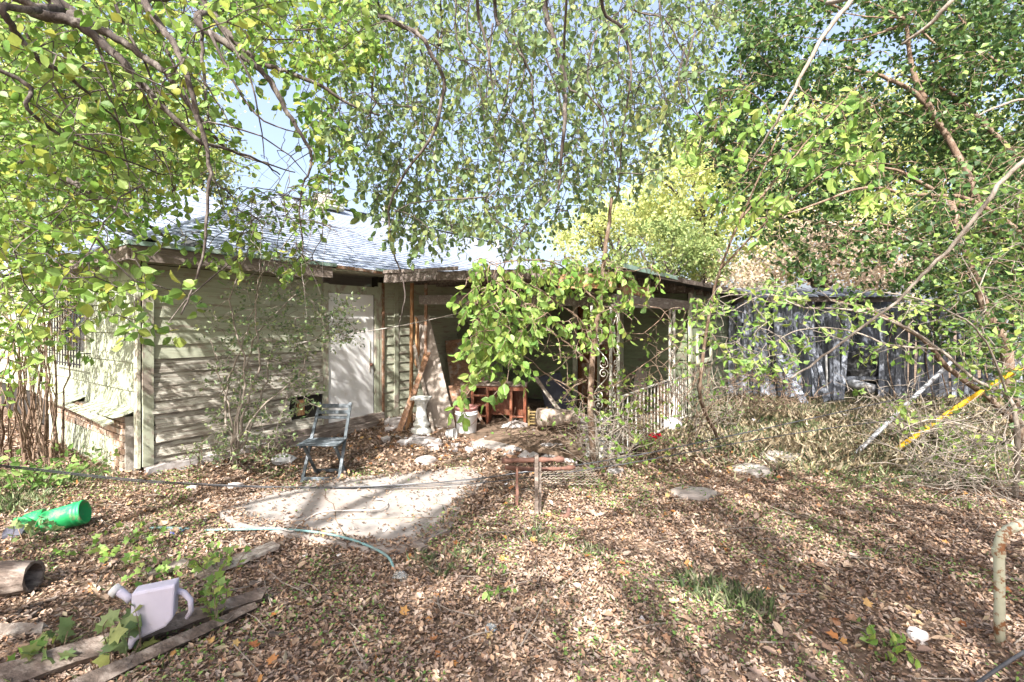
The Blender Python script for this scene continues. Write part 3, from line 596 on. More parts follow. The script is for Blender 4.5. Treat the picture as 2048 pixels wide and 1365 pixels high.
# leaning sheets, planks
def sheet(name, label, cat, corners, th, mat):
    c = Vector(corners[0]); o = MB().plate([Vector(q) - c for q in corners], (0, th, 0)).build(name, M[mat], bevel=.002); o.location = c; return tag(o, label, cat)
sheet('plywood_sheet', 'tall grey plywood sheet leaning against the porch opening', 'plywood', [P(863, 866, 7.5), P(912, 857, 7.5), P(858, 630, 8.15), P(827, 632, 8.15)], .018, 'ply')
sheet('plywood_sheet', 'dark brown panel resting deep in the porch behind the plywood', 'panel', [P(905, 800, 8.9), P(985, 790, 9.0), P(980, 672, 9.2), P(890, 682, 9.2)], .02, 'brownwood')
sheet('cardboard_sheet', 'tan board behind the bucket and left of the desk', 'board', [P(905, 862, 7.75), P(942, 862, 7.75), P(928, 772, 8.0), P(897, 772, 8.0)], .015, 'brownwood')
plank('leaning_plank', 'long pale plank leaning in front of the pedestal', G(796, 868), P(857, 706, 7.75), .09, .02, 'brownwood', w1=.07)
plank('leaning_plank', 'brown plank leaning crossed behind the pale one', G(812, 862), P(850, 708, 7.8), .05, .02, 'splint')
plank('leaning_plank', 'narrow pale plank leaning left behind pedestal to ground right', G(868, 868), P(828, 690, 7.8), .05, .015, 'oldwood')
plank('leaning_plank', 'short dark plank leaning beside the bucket', G(974, 862), P(948, 815, 7.8), .05, .015, 'brownwood')
plank('leaning_plank', 'thin brown lath lying across the dark porch junk', P(895, 690, 8.6), P(965, 670, 8.8), .04, .015, 'brownwood', wdir=(0, 0, 1))
# desk
dk = prop('wooden_desk', 'reddish brown kneehole desk without drawers under the porch', 'desk', P(1000, 848, 7.95) * 1, rz=R(-6)); dk.location.z = .08
def db(name, c, s, mat='desk', p=dk): return MB().box(c, s).build(name, M[mat], p, bevel=.004)
db('desk_top', (0, 0, .62), (.90, .44, .03), 'desktop'); db('side_panel', (-.42, .02, .30), (.025, .38, .60)); db('side_panel', (-.18, .02, .30), (.025, .38, .60))
db('side_panel', (.42, .02, .30), (.025, .38, .60)); db('back_panel', (0, .2, .33), (.86, .015, .52))
for s in (-.42, -.18, .42, .2): db('leg', (s, -.18, .30), (.045, .04, .60))
for z in (.12, .29, .45, .59): db('drawer_rail', (-.30, -.18, z), (.22, .035, .03))
for z in (.12, .3): db('shelf', (-.30, .02, z - .01), (.22, .36, .012))
db('apron', (.12, -.18, .565), (.56, .03, .07)); db('side_panel', (.2, .02, .3), (.02, .38, .5)); db('drawer_rail', (.31, -.18, .12), (.18, .035, .03))
# porch junk
rl = prop('rolled_carpet', 'stained cream roll of carpet lying on rubble by the porch', 'carpet roll', P(1118, 838, 7.3))
MB().lathe([(.05, -.34), (.13, -.335), (.135, -.1), (.12, .1), (.14, .33), (.06, .34)], (0, 0, .02), 16, axis=(1, .3, -.08), wob=.07).build('roll', M['cloth'], rl, smooth=True)
MB().lathe([(.02, 0), (.07, 0), (.075, .02), (.02, .02)], (.34, .1, 0), 14, axis=(1, .3, -.08)).build('roll_end', M['brownwood'], rl)
cr = prop('plastic_crate', 'ochre slatted crate beside the carpet roll', 'crate', P(1076, 836, 7.7)); cr.location.z = .1
for k in range(5): MB().box((0, -.13, .03 + k * .045), (.3, .015, .022)).build('slat', M['crate'], cr); MB().box((-.15, 0, .03 + k * .045), (.015, .26, .022)).build('slat', M['crate'], cr)
for (x, y) in ((-.15, -.13), (.15, -.13), (-.15, .13), (.15, .13), (0, -.135)): MB().box((x, y, .12), (.025, .025, .24)).build('crate_post', M['crate'], cr)
sheet('old_mattress', 'dark blue folded mattress slumped against the porch back wall', 'mattress', [P(1095, 838, 8.2), P(1160, 835, 8.2), P(1120, 745, 8.7), P(1078, 755, 8.7)], .14, 'navy')
plank('leaning_plank', 'slanting plank leaning on the dark mattress', P(1125, 830, 7.7), P(1070, 755, 8.1), .06, .03, 'oldwood')
sheet('loose_door', 'grey board panel leaning in the porch doorway at right', 'panel', [P(1255, 838, 8.2), P(1285, 845, 8.1), P(1303, 660, 9.4), P(1288, 656, 9.4)], .03, 'ply')
bx = prop('wooden_box', 'brown wooden box standing behind the railing', 'box', P(1335, 815, 8.4)); bx.location.z = .08
MB().box((0, 0, .28), (.36, .3, .56)).build('carcass', M['brownwood'], bx, bevel=.01); MB().box((0, -.005, .575), (.40, .34, .02)).build('lid', M['navy'], bx)
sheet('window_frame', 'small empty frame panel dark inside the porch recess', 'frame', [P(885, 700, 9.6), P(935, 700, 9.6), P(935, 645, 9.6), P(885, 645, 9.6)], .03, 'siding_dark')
tb = prop('tin_tub', 'small white plastic tub tipped over beside the bucket', 'tub', G(903, 878))
MB().lathe([(.06, 0), (.075, .12), (.08, .125), (.07, .12), (.055, .01), (0, .01)], (-.06, 0, .07), 20, axis=(1, -.35, .15)).build('tub', M['white'], tb, smooth=True)
# urn planter
ur = prop('urn_planter', 'round white stone urn planter at the corner column behind the sapling', 'planter', G(1192, 930))
MB().lathe([(.15, 0), (.16, .03), (.13, .07), (.12, .2), (.14, .30), (.10, .36)], sides=22, wob=.015).build('foot', M['plaster'], ur, smooth=True)
MB().lathe([(.08, .34), (.13, .37), (.17, .42), (.185, .46), (.185, .53), (.195, .535), (.195, .56), (.17, .56), (.16, .50), (0, .49)], sides=26, wob=.012).build('bowl', M['stone'], ur, smooth=True)
# red flowers
fl = prop('flower_bunch', 'bunch of red artificial flowers lying behind the railing', 'flowers', P(1310, 868, 6.6)); fl.location.z = .05
for k in range(5):
    c = V(rnd.uniform(-.08, .08), rnd.uniform(-.06, .06), rnd.uniform(.08, .2)); n = 12
    MB().tube([V(0, 0, 0), c * .6 + V(.02, 0, 0), c], .003, 5).build('stem', M['weed'], fl)
    d = rng.normal(size=(n, 3)); leafmesh('flower', np.tile(np.array(c), (n, 1)), d, np.full(n, .05), LEAF_BIG, M['red'], fl, wid=1.6, kind=None)
# broken chair frame, turned over
bf = prop('broken_chair', 'dark brown broken chair frame tipped on its side in the yard', 'chair', G(1073, 1034))
O = bf.location.copy()
def loc(x, y, d): return P(x, y, d) - O
def leg(pts, r, name='turned_leg'): MB().tube(pts, r, 10).build(name, M['rust'], bf, smooth=True)
MB().board((0, 0, 0), loc(1073, 910, 4.30), (1, 0, 0), .034, .03, seg=5).build('rail', M['darkwood'], bf, bevel=.002)
MB().board((.035, .05, .02), loc(1080, 925, 4.36), (1, 0, 0), .02, .05, seg=5).build('rail', M['darkwood'], bf)
MB().board(V(*(G(1034, 1018) - O)), loc(1034, 935, 4.55), (1, 0, 0), .026, .026, seg=5).build('rail', M['rust'], bf, bevel=.002)
a, b = loc(1003, 922, 4.5), loc(1128, 919, 4.5)
leg([a.lerp(b, k / 12) for k in range(13)], [.026, .03, .022, .02, .026, .022, .024, .02, .028, .018, .016, .034, .02])
a, b = loc(1010, 935, 4.62), loc(1150, 935, 4.75)
leg([a.lerp(b, k / 12) - V(0, 0, .02 * math.sin(k / 12 * 3.14)) for k in range(13)], [.02, .024, .02, .018, .022, .018, .02, .018, .022, .016, .016, .026, .018])
a, b = loc(1003, 1028, 4.4), loc(1085, 1026, 4.36)
leg([a.lerp(b, k / 8) for k in range(9)], [.02, .03, .024, .02, .028, .022, .02, .018, .02])
a, b = loc(1085, 1027, 4.33), loc(1132, 1035, 4.25)
leg([a.lerp(b, k / 6) for k in range(7)] + [b + V(.02, 0, .03), b + V(.025, 0, .08)], [.02, .022, .018, .016, .018, .02, .024, .02, .016])
# rusty spring rack
sr = prop('wire_rack', 'rusty spring rack lying flat beside the broken chair', 'rack', G(1135, 985))
for k in range(9):
    y = k * .062; pts = [V(-.30 + q * .025, y + .006 * (q % 2), .075 + .03 * math.sin(y * 5) + .012 * (q % 2)) for q in range(26)]
    MB().tube(pts, .006, 5).build('spring_wire', M['bark_pale'], sr)
for x in (-.3, -.02, .3): MB().tube([(x, -.02, .06), (x, .52, .06)], .007, 5).build('cross_wire', M['rust'], sr)
# jug
O = G(300, 1298); jg = prop('watering_can', 'big pale lilac plastic jug standing in litter at lower left', 'jug', O)
JD = 2.50; q = [P(262, 1188, JD), P(350, 1170, JD), P(346, 1238, JD), P(330, 1256, JD), P(300, 1270, JD), P(270, 1284, JD), P(262, 1302, JD), P(252, 1300, JD), P(258, 1260, JD)]
MB().plate([a - O for a in reversed(q)], (-.03, .085, .0)).build('body', M['jug'], jg, bevel=.016, smooth=False)
a = [P(349, 1180, JD + .06), P(368, 1186, JD + .06), P(381, 1200, JD + .06), P(382, 1222, JD + .06), P(374, 1236, JD + .06)]
MB().tube([x - O for x in a], [.016, .015, .014, .013, .012], 10).build('handle', M['jug'], jg, smooth=True)
MB().lathe([(.022, 0), (.019, .03), (.022, .06), (.022, .075), (.018, .08)], P(262, 1200, JD + .05) - O, 14, axis=P(222, 1176, JD) - P(262, 1205, JD)).build('spout', M['jug'], jg, smooth=True)
MB().lathe([(.03, 0), (.03, .03), (.024, .035)], P(236, 1185, JD + .05) - O, 14, axis=P(222, 1176, JD) - P(262, 1205, JD)).build('cap', M['white'], jg, smooth=True)
# green can
gp = prop('plastic_watering_pot', 'bright green ribbed plastic pot lying on its side at left', 'pot', G(105, 1066) - V(.04, 0, .02))
ax = P(158, 1034, 4.0) - P(60, 1062, 3.9)
MB().lathe([(.085, 0), (.09, .01), (.092, .02), (.086, .03), (.09, .05), (.092, .20), (.098, .205), (.098, .225), (.092, .23), (.092, .25), (.098, .255), (.098, .27), (.088, .275), (.08, .10), (0, .09)], (-.02, 0, .10), 26, axis=ax).build('pot_body', M['green'], gp, smooth=True)
MB().lathe([(.03, 0), (.05, .015), (.078, .06), (.082, .17), (.07, .175)], (-.21, -.03, .085), 20, axis=ax + V(0, .05, 0)).build('pot_neck', M['green'], gp, smooth=True)
MB().tube([(-.2, -.07, .12), (-.16, -.1, .17), (-.08, -.1, .18), (-.03, -.08, .14)], .012, 8).build('pot_handle', M['green'], gp, smooth=True)
# timbers at lower left
plank('rotten_beam', 'long rotten grey beam lying behind and below the jug', G(-40, 1392) + V(0, 0, .04), G(520, 1212) + V(0, 0, .05), .12, .08, 'darkwood', cat='beam', wdir=(.3, 1, .4), seg=14, warp=.004, jag=.05, w1=.06)
plank('rotten_beam', 'split dark beam lying along the near side of the rotten grey beam', G(140, 1400) + V(0, 0, .04), G(505, 1232) + V(0, 0, .05), .07, .06, 'darkwood', cat='beam', wdir=(.3, 1, .4), seg=12, warp=.004, jag=.05, w1=.04)
plank('lying_plank', 'short pale plank end entering at left edge of the yard', G(-60, 1275) + V(0, 0, .03), G(85, 1270) + V(0, 0, .03), .07, .03, 'oldwood', wdir=(0, 1, .3), warp=.005)
plank('lying_plank', 'flat grey plank lying near the teal hose', G(395, 1160) + V(0, 0, .03), G(550, 1102) + V(0, 0, .04), .14, .025, 'oldwood', wdir=(0, 1, 0), seg=10)
plank('lying_plank', 'weathered plank half covered by vine above the jug', G(290, 1158) + V(0, 0, .02), G(380, 1132) + V(0, 0, .03), .10, .025, 'oldwood', wdir=(0, 1, 0))
plank('lying_plank', 'short black plank stub in grass by the slab corner', G(828, 1092) + V(0, 0, .03), G(848, 1112) + V(0, 0, .05), .06, .03, 'greywood', wdir=(1, 0, 0))
lg = prop('hollow_log', 'broken hollow log at the left edge of the photo', 'log', G(0, 1192))
MB().lathe([(.10, -.35), (.11, 0), (.095, .22), (.075, .22), (.07, 0), (0, -.05)], (-.05, 0, .09), 14, axis=(1, .2, .05), wob=.09).build('log_shell', M['darkwood'], lg)
# handrail
hr = prop('pipe_handrail', 'rusty cream pipe handrail standing at the right edge', 'handrail', G(1999, 1288))
O = hr.location; D = O.y
MB().tube([(0, 0, -.03), (0, 0, .2), P(1998, 1090, D) - O, P(2003, 1072, D) - O, P(2016, 1060, D + .02) - O, P(2050, 1045, D + .1) - O, P(2200, 990, D + .5) - O], .024, 12).build('pipe', M['rail'], hr, smooth=True)
MB().tube([P(1997, 1098, D) - O, P(1998, 1112, D) - O], .029, 12).build('collar', M['rail'], hr)
MB().tube([P(2200, 990, D + .5) - O, V((P(2200, 990, D + .5) - O).x, (P(2200, 990, D + .5) - O).y, 0)], .024, 12).build('pipe', M['rail'], hr)
def line(name, label, cat, pts, r, mat, group=None, sides=6, smoothn=6):
    pts = [Vector(q) for q in pts]; out = []
    for i in range(len(pts) - 1):
        p0, p1, p2, p3 = pts[max(i - 1, 0)], pts[i], pts[i + 1], pts[min(i + 2, len(pts) - 1)]
        for k in range(smoothn):
            t = k / smoothn; out.append(.5 * ((2 * p1) + (p2 - p0) * t + (2 * p0 - 5 * p1 + 4 * p2 - p3) * t * t + (3 * p1 - p0 - 3 * p2 + p3) * t ** 3))
    out.append(pts[-1]); c = out[0].copy()
    o = MB().tube([q - c for q in out], r, sides).build(name, M[mat], smooth=True); o.location = c
    return tag(o, label, cat, group)
line('yellow_pole', 'yellow painted pole leaning up to the right tree', 'pole', [G(1785, 905), P(1910, 818, 6.0), P(2042, 735, 5.7)], .028, 'yellow', sides=12)
line('grey_pole', 'long grey plastic pipe leaning in grass left of the yellow pole', 'pipe', [G(1705, 914), P(1800, 822, 6.4), P(1905, 722, 6.8)], .026, 'pvc', sides=10)
line('grey_pipe', 'grey drain pipe poking out of the fence gap', 'pipe', [P(1700, 766, 9.8), P(1745, 778, 9.4)], .09, 'pvc', sides=14)
line('thin_pipe', 'thin white upright pipe left of the fence gap', 'pipe', [G(1655, 806), P(1652, 710, 10)], .022, 'white', sides=8)
line('garden_hose', 'faded teal garden hose along the front of the slab', 'hose', [G(410, 1068, .03), G(480, 1068, .035), G(560, 1071, .05), G(640, 1084, .07), G(700, 1096, .065), G(750, 1112, .05), G(778, 1128, .04), G(788, 1146, .02)], .009, 'hose', sides=8)
line('hose_piece', 'short teal hose end left of the plank', 'hose', [G(300, 1062, .02), G(332, 1063, .03), G(378, 1066, .03)], .011, 'hose')
line('pale_cord', 'pale cord looping over the concrete slab', 'cord', [G(560, 1072, .06), G(585, 1078, .06), G(600, 1062, .055), G(640, 1038, .055), G(700, 1034, .055), G(755, 1032, .055), G(774, 1022, .055), G(768, 1012, .055), G(752, 1010, .055)], .006, 'cord')
line('pale_cord', 'pale cord coiled at the far edge of slab', 'cord', [G(770, 976, .055), G(735, 980, .055), G(714, 992, .055), G(722, 1002, .055), G(742, 1006, .055)], .006, 'cord')
line('low_cable', 'black cable sagging across the yard, upper of two strands', 'cable', [P(-60, 925, 3.6), P(60, 937, 4), P(300, 962, 4.5), P(560, 974, 4.8), P(780, 972, 4.8), P(1000, 952, 4.8), P(1250, 915, 4.8), P(1480, 868, 5), P(1700, 820, 5.4), P(2100, 730, 6.4)], .006, 'cable')
line('low_cable', 'black cable sagging across the yard, lower of two strands', 'cable', [P(-60, 928, 3.62), P(60, 940, 4), P(300, 965, 4.5), P(560, 976, 4.85), P(800, 975, 4.8), P(1000, 962, 4.8), P(1250, 928, 4.7), P(1500, 882, 4.9), P(1750, 845, 5.2), P(2100, 810, 6)], .005, 'cable')
line('low_cable', 'thin grey wire splitting off the cables near the wooden frame', 'cable', [P(640, 977, 4.85), P(800, 970, 4.9), P(940, 960, 5), P(1100, 936, 5)], .006, 'pvc')
line('clothes_line', 'thin pale washing line strung from the wall to porch', 'rope', [P(590, 688, 6.6), P(700, 668, 7), P(800, 652, 7.2), P(925, 625, 7.4), P(1190, 560, 5.7)], .006, 'cord')
line('dark_cable', 'thick dark cable crossing the bottom right corner', 'cable', [P(1930, 1385, 2.0), P(2000, 1335, 2.05), P(2080, 1285, 2.1)], .008, 'cable')
# small litter things
def crumple(name, label, cat, x, y, s, mat, squash=.5, d=None):
    c = G(x, y) if d is None else P(x, y, d); n = 10; mb = MB(); prof = [(math.sin(k / 6 * math.pi), math.cos(k / 6 * math.pi)) for k in range(7)]
    vs = []; fs = []
    for (r, z) in prof:
        for k in range(n):
            a = 2 * math.pi * k / n; j = rnd.uniform(.7, 1.25); vs.append(V(math.cos(a) * r * s * j, math.sin(a) * r * s * .7 * j, (-z * s * squash * j) + s * squash * .8))
    for i in range(6):
        for k in range(n): m = (k + 1) % n; fs.append((i * n + k, i * n + m, (i + 1) * n + m, (i + 1) * n + k))
    o = mb.add(vs, fs).build(name, M[mat]); o.location = c; return tag(o, label, cat)
crumple('plastic_bag', 'crumpled clear white plastic bag left of the chair', 'bag', 567, 930, .13, 'white', .6)
crumple('crushed_bottle', 'crushed clear plastic bottle in grass at end of the hose', 'bottle', 800, 1160, .05, 'clear', .6)
crumple('blue_rag', 'blue plastic scrap on leaves left of the teal hose', 'scrap', 352, 1066, .07, 'blue', .25)
crumple('white_rag', 'white rag crumpled beside the desk legs', 'rag', 1030, 862, .22, 'stone', .4)
crumple('white_rag', 'whitish cloth scrap in front of bucket with blue bit beside', 'rag', 1003, 880, .09, 'white', .4)
crumple('blue_wrapper', 'small blue wrapper beside the whitish cloth scrap', 'wrapper', 1015, 878, .05, 'blue', .4)
crumple('red_scrap', 'tiny red wrapper in litter above the cable at left', 'wrapper', 331, 990, .03, 'red', .3)
crumple('black_sack', 'black rubbish sack slumped in the fence gap', 'sack', 1722, 770, .45, 'tar', .9, d=11)
crumple('black_sack', 'small dark rag by the green pot', 'rag', 30, 1075, .09, 'navy', .5)
crumple('white_rag', 'pale rag heap at foot of the railing under the red flowers', 'rag', 1345, 862, .15, 'white', .7)
ld = prop('clear_lid', 'clear round plastic lid lying in the litter at bottom centre', 'lid', G(982, 1264))
MB().lathe([(0, .012), (.024, .012), (.027, .016), (.031, .012), (.033, .004), (.036, .003), (.034, .001)], (0, 0, .012), 24, axis=(.1, -.4, 1)).build('lid_disc', M['clear'], ld, smooth=True)
# ------------------------------------------------------------------ vegetation
def spline(pts, m=6, jit=0.0):
    pts = [Vector(q) for q in pts]; out = []
    for i in range(len(pts) - 1):
        p0, p1, p2, p3 = pts[max(i - 1, 0)], pts[i], pts[i + 1], pts[min(i + 2, len(pts) - 1)]
        for k in range(m):
            t = k / m
            q = .5 * ((2 * p1) + (p2 - p0) * t + (2 * p0 - 5 * p1 + 4 * p2 - p3) * t * t + (3 * p1 - p0 - 3 * p2 + p3) * t ** 3)
            if jit and out: q += V(rnd.gauss(0, jit), rnd.gauss(0, jit), rnd.gauss(0, jit))
            out.append(q)
    return out + [pts[-1]]
def pl(*a):
    """list of (x, y, depth) -> world points"""
    return [P(*q) for q in a]
class Tree:
    def __init__(s, name, label, cat, base, bark, leaf, tmpl=LEAF_SM, group=None):
        s.base = Vector(base); s.root = empty(name, s.base, label, cat, group)
        s.bark = M[bark]; s.leaf = M[leaf]; s.tmpl = tmpl; s.tw = MB(); s.P = []; s.A = []; s.S = []; s.samp = []
    def limb(s, pts, r0, r1, name='branch', jit=.0035, m=5, attach=True, sides=8):
        q = spline(pts, m, jit); n = len(q)
        r = [(r0 + (r1 - r0) * (i / (n - 1)) ** .8) * (1 + rnd.uniform(-.04, .04)) for i in range(n)]
        MB().tube([a - s.base for a in q], r, sides).build(name, s.bark, s.root, smooth=True)
        if attach: s.samp += [tuple(a) for a in q]
        return q
    def twig(s, p, n, size, length=.35, droop=.6, reach=True, rt=.0035, spread=1.0, maxd=1.5, d=None):
        p = Vector(p)
        if reach and s.samp:
            A = np.array(s.samp[-6000:]); df = A - np.array(p); dist = np.sqrt((df ** 2).sum(1)) + .35 * np.maximum(0, -df[:, 2]); j = int(dist.argmin()); a = Vector(A[j])
            L_ = (p - a).length
            if L_ > .05 and L_ < maxd:
                mid = a.lerp(p, .5) + V(rnd.gauss(0, .08), rnd.gauss(0, .08), rnd.gauss(.05, .08)) * L_
                q = [a, a.lerp(mid, .55) + V(rnd.gauss(0, .03), rnd.gauss(0, .03), 0) * L_, mid, mid.lerp(p, .5) + V(rnd.gauss(0, .03), rnd.gauss(0, .03), .03) * L_, p]
                rb = rt * (1 + 1.3 * min(L_, 1)); s.tw.tube([v - s.base for v in q], [rb, rb * .9, rb * .8, rb * .7, rt], 4, cap=False)
                s.samp += [tuple(v) for v in q[1:]]
        if d is None: d = V(rnd.gauss(0, 1), rnd.gauss(0, 1), rnd.gauss(0, .5)).normalized()
        d = (Vector(d) + V(0, 0, -droop)).normalized(); k = 4; q = [p]
        for i in range(k):
            d = (d + V(rnd.gauss(0, .18), rnd.gauss(0, .18), rnd.gauss(0, .15) - droop * .12)).normalized(); q.append(q[-1] + d * length / k)
        s.tw.tube([v - s.base for v in q], [rt, rt * .8, rt * .6, rt * .5, rt * .3], 3, cap=False)
        if n: s.leaves(q, n, size, droop, spread)
        return q
    def leaves(s, q, n, size, droop=.6, spread=1.0):
        for i in range(n):
            u = (i + rnd.random()) / n * (len(q) - 1) * .999; j = int(u); v = q[j].lerp(q[j + 1], u - j); t = (q[j + 1] - q[j]).normalized()
            sd = V(rnd.gauss(0, 1), rnd.gauss(0, 1), rnd.gauss(0, .6)); sd = (sd - t * sd.dot(t)).normalized()
            s.P.append(tuple(v)); s.A.append(tuple(t * .5 + sd * spread + V(0, 0, -droop * rnd.uniform(.3, 1.3)))); s.S.append(size * rnd.uniform(.6, 1.2))
    def cloud(s, c, rad, n, size, droop=.4):
        """leaf clump: n leaves round a centre"""
        c = np.array(c); q = rng.normal(size=(n, 3)) * np.array(rad) * .55 + c
        a = rng.normal(size=(n, 3)); a[:, 2] -= droop
        s.P += [tuple(v) for v in q]; s.A += [tuple(v) for v in a]; s.S += list(size * rng.uniform(.6, 1.3, n))
    def finish(s, single=0, wid=1.0):
        if s.tw.v: s.tw.build('twigs', s.bark, s.root, kind='stuff')
        if not s.P: return
        Pn = np.array(s.P); An = np.array(s.A); Sn = np.array(s.S); keep = np.ones(len(Pn), bool)
        if single:
            dd = Pn[:, 1]; px = 1024 + Pn[:, 0] / np.maximum(dd, .1) * F; py = HOR - (Pn[:, 2] - CH) / np.maximum(dd, .1) * F
            ok = (dd > .8) & (px > 5) & (px < 2040) & (py > 5) & (py < 1360); sc_ = np.where(ok, Sn / np.maximum(dd, .1), 0)
            idx = np.argsort(-sc_)[:single]; idx = idx[sc_[idx] > 0]; keep[idx] = False
            T, Fc = s.tmpl; ms = []
            for v in range(6):
                t = T.copy(); t[:, 0] *= wid * rnd.uniform(.85, 1.15); t[:, 2] *= rnd.uniform(.3, 2.2)
                me = bpy.data.meshes.new('leaf'); me.from_pydata(t.tolist(), [], Fc.tolist()); me.materials.append(s.leaf); ms.append(me)
            sx, ax, nn = frames(An[idx])
            for k, i in enumerate(idx):
                o = bpy.data.objects.new('leaf', ms[k % 6]); COL.objects.link(o); o.parent = s.root; z = Sn[i]
                m = Matrix([[sx[k][r] * z, ax[k][r] * z, nn[k][r] * z, Pn[i][r] - s.base[r]] for r in range(3)] + [[0, 0, 0, 1]]); o.matrix_basis = m
        leafmesh('foliage', Pn[keep], An[keep], Sn[keep], s.tmpl, s.leaf, s.root, wid=wid, origin=s.base)
def outframe(p):   # above / behind what the lens sees
    return p.y < .3 or p.z > CH + (HOR + 60) / F * p.y
def inpoly(x, y, poly):
    c = False; n = len(poly)
    for i in range(n):
        x1, y1 = poly[i]; x2, y2 = poly[(i + 1) % n]
        if (y1 > y) != (y2 > y) and x < (x2 - x1) * (y - y1) / (y2 - y1) + x1: c = not c
    return c
def spots(poly, n, d0, d1, dens=None):
    X = [q[0] for q in poly]; Y = [q[1] for q in poly]; out = []
    while len(out) < n:
        x = rnd.uniform(min(X), max(X)); y = rnd.uniform(min(Y), max(Y))
        if inpoly(x, y, poly) and (dens is None or rnd.random() < dens(x, y)): out.append(P(x, y, rnd.uniform(d0, d1)))
    return out

# --- tree A : overhanging tree, trunk behind and left of the photographer
A = Tree('overhanging_tree', 'tree overhanging from the upper left with dark boughs and yellow green leaves', 'tree', (-5.2, -1.6, 0), 'bark_grey', 'leaf_yg', LEAF_BIG)
A.limb([(-5.2, -1.6, -.1), (-5.1, -1.5, 1.2), (-5.0, -1.3, 2.6), (-4.6, -.9, 3.8)], .24, .15, 'trunk', attach=False, sides=14)
A.limb([(-4.7, -1.0, 3.6), (-4.2, .4, 4.2)] + pl((22, -60, 3.0), (66, 22, 3.0), (139, 40, 3.05), (183, 70, 3.1), (249, 128, 3.15), (293, 179, 3.2), (319, 209, 3.2), (366, 253, 3.3), (403, 286, 3.35), (450, 297, 3.5), (513, 319, 3.7), (560, 350, 3.9)), .048, .005)
A.limb([(-4.6, -.9, 3.8), (-4.0, .8, 4.4)] + pl((66, -30, 3.3), (147, 33, 3.3), (220, 70, 3.35), (278, 106, 3.4), (330, 147, 3.4), (366, 194, 3.5), (403, 242, 3.6), (432, 278, 3.7), (458, 300, 3.8), (520, 325, 3.9), (590, 345, 4.2)), .042, .005)
A.limb([(-4.0, .8, 4.4)] + pl((270, -80, 3.2), (289, 0, 3.2), (319, 51, 3.2), (352, 95, 3.2), (377, 165, 3.2), (396, 238, 3.25), (414, 293, 3.3), (418, 366, 3.3), (407, 500, 3.35), (385, 580, 3.4), (362, 630, 3.4)), .032, .005)
A.limb([(-3.6, .6, 4.6)] + pl((340, -60, 3.7), (396, 44, 3.7), (461, 92, 3.75), (520, 139, 3.8), (549, 176, 3.8), (571, 220, 3.85), (600, 264, 3.9), (623, 311, 4), (619, 341, 4), (600, 400, 4.1), (606, 520, 4.2)), .04, .005)
A.limb([(-3.2, .5, 4.8)] + pl((400, -60, 4), (425, 26, 4), (476, 88, 4), (524, 128, 4.05), (571, 143, 4.1), (641, 172, 4.2), (700, 209, 4.3), (760, 230, 4.4)), .042, .008)
A.limb([(-4.6, 0, 3.4)] + pl((-60, -40, 2.6), (0, 18, 2.6), (37, 73, 2.7), (84, 125, 2.8), (128, 147, 2.9), (180, 190, 3.1), (240, 250, 3.3)), .028, .006)
A.limb([(-4.4, .9, 3.2)] + pl((-50, 120, 2.9), (55, 220, 3), (128, 275, 3.2), (220, 311, 3.4), (330, 350, 3.8)), .018, .005)
A.limb(pl((-100, 230, 4.5), (40, 320, 4.4), (147, 366, 4.4), (238, 421, 4.4), (293, 450, 4.4), (340, 480, 4.5)), .04, .012)
A.limb(pl((404, 60, 3.8), (406, 130, 3.75), (412, 190, 3.7), (416, 240, 3.7), (398, 290, 3.6)), .015, .006)
for k in range(9):
    x = rnd.uniform(30, 430); A.limb(pl((x, rnd.uniform(0, 120), 3.4), (x + 90, rnd.uniform(150, 230), 3.5), (x + 150 + rnd.uniform(-40, 40), rnd.uniform(250, 420), 3.7)), .012, .003)
densA = lambda x, y: 1 if x < 330 else .75
for p in spots([(-80, -60), (480, -60), (560, 60), (430, 190), (470, 300), (300, 400), (240, 470), (60, 500), (-80, 520)], 1550, 3.4, 6.8, densA): A.twig(p, 8, .072, .32, .5)
for p in spots([(-80, -60), (480, -60), (560, 60), (430, 190), (300, 300), (100, 300)], 60, 2.7, 3.4, densA): A.twig(p, 7, .075, .32, .55)
for p in spots([(420, -40), (760, -40), (760, 130), (640, 150), (560, 110), (500, 120)], 300, 3.8, 6, None): A.twig(p, 8, .075, .32, .6)
for p in spots([(560, 130), (720, 180), (700, 330), (640, 420), (600, 380), (620, 250)], 44, 3.9, 5.4, None): A.twig(p, 7, .085, .32, .7)
for p in spots([(420, 370), (660, 380), (640, 450), (430, 450)], 26, 4, 5, None): A.twig(p, 7, .075, .3, .6)
for p in spots([(250, 360), (560, 400), (640, 520), (420, 520), (300, 480)], 40, 4, 5, None): A.twig(p, 6, .09, .32, .7)
for p in spots([(400, 250), (700, 300), (640, 560), (560, 540), (420, 420)], 60, 3.6, 4.4, None): A.twig(p, 0, .1, .5, .5, rt=.003)
for p in spots([(0, 480), (220, 470), (420, 600), (330, 650), (120, 640), (0, 700)], 46, 3.0, 4.2, None): A.twig(p, 7, .09, .35, .3)
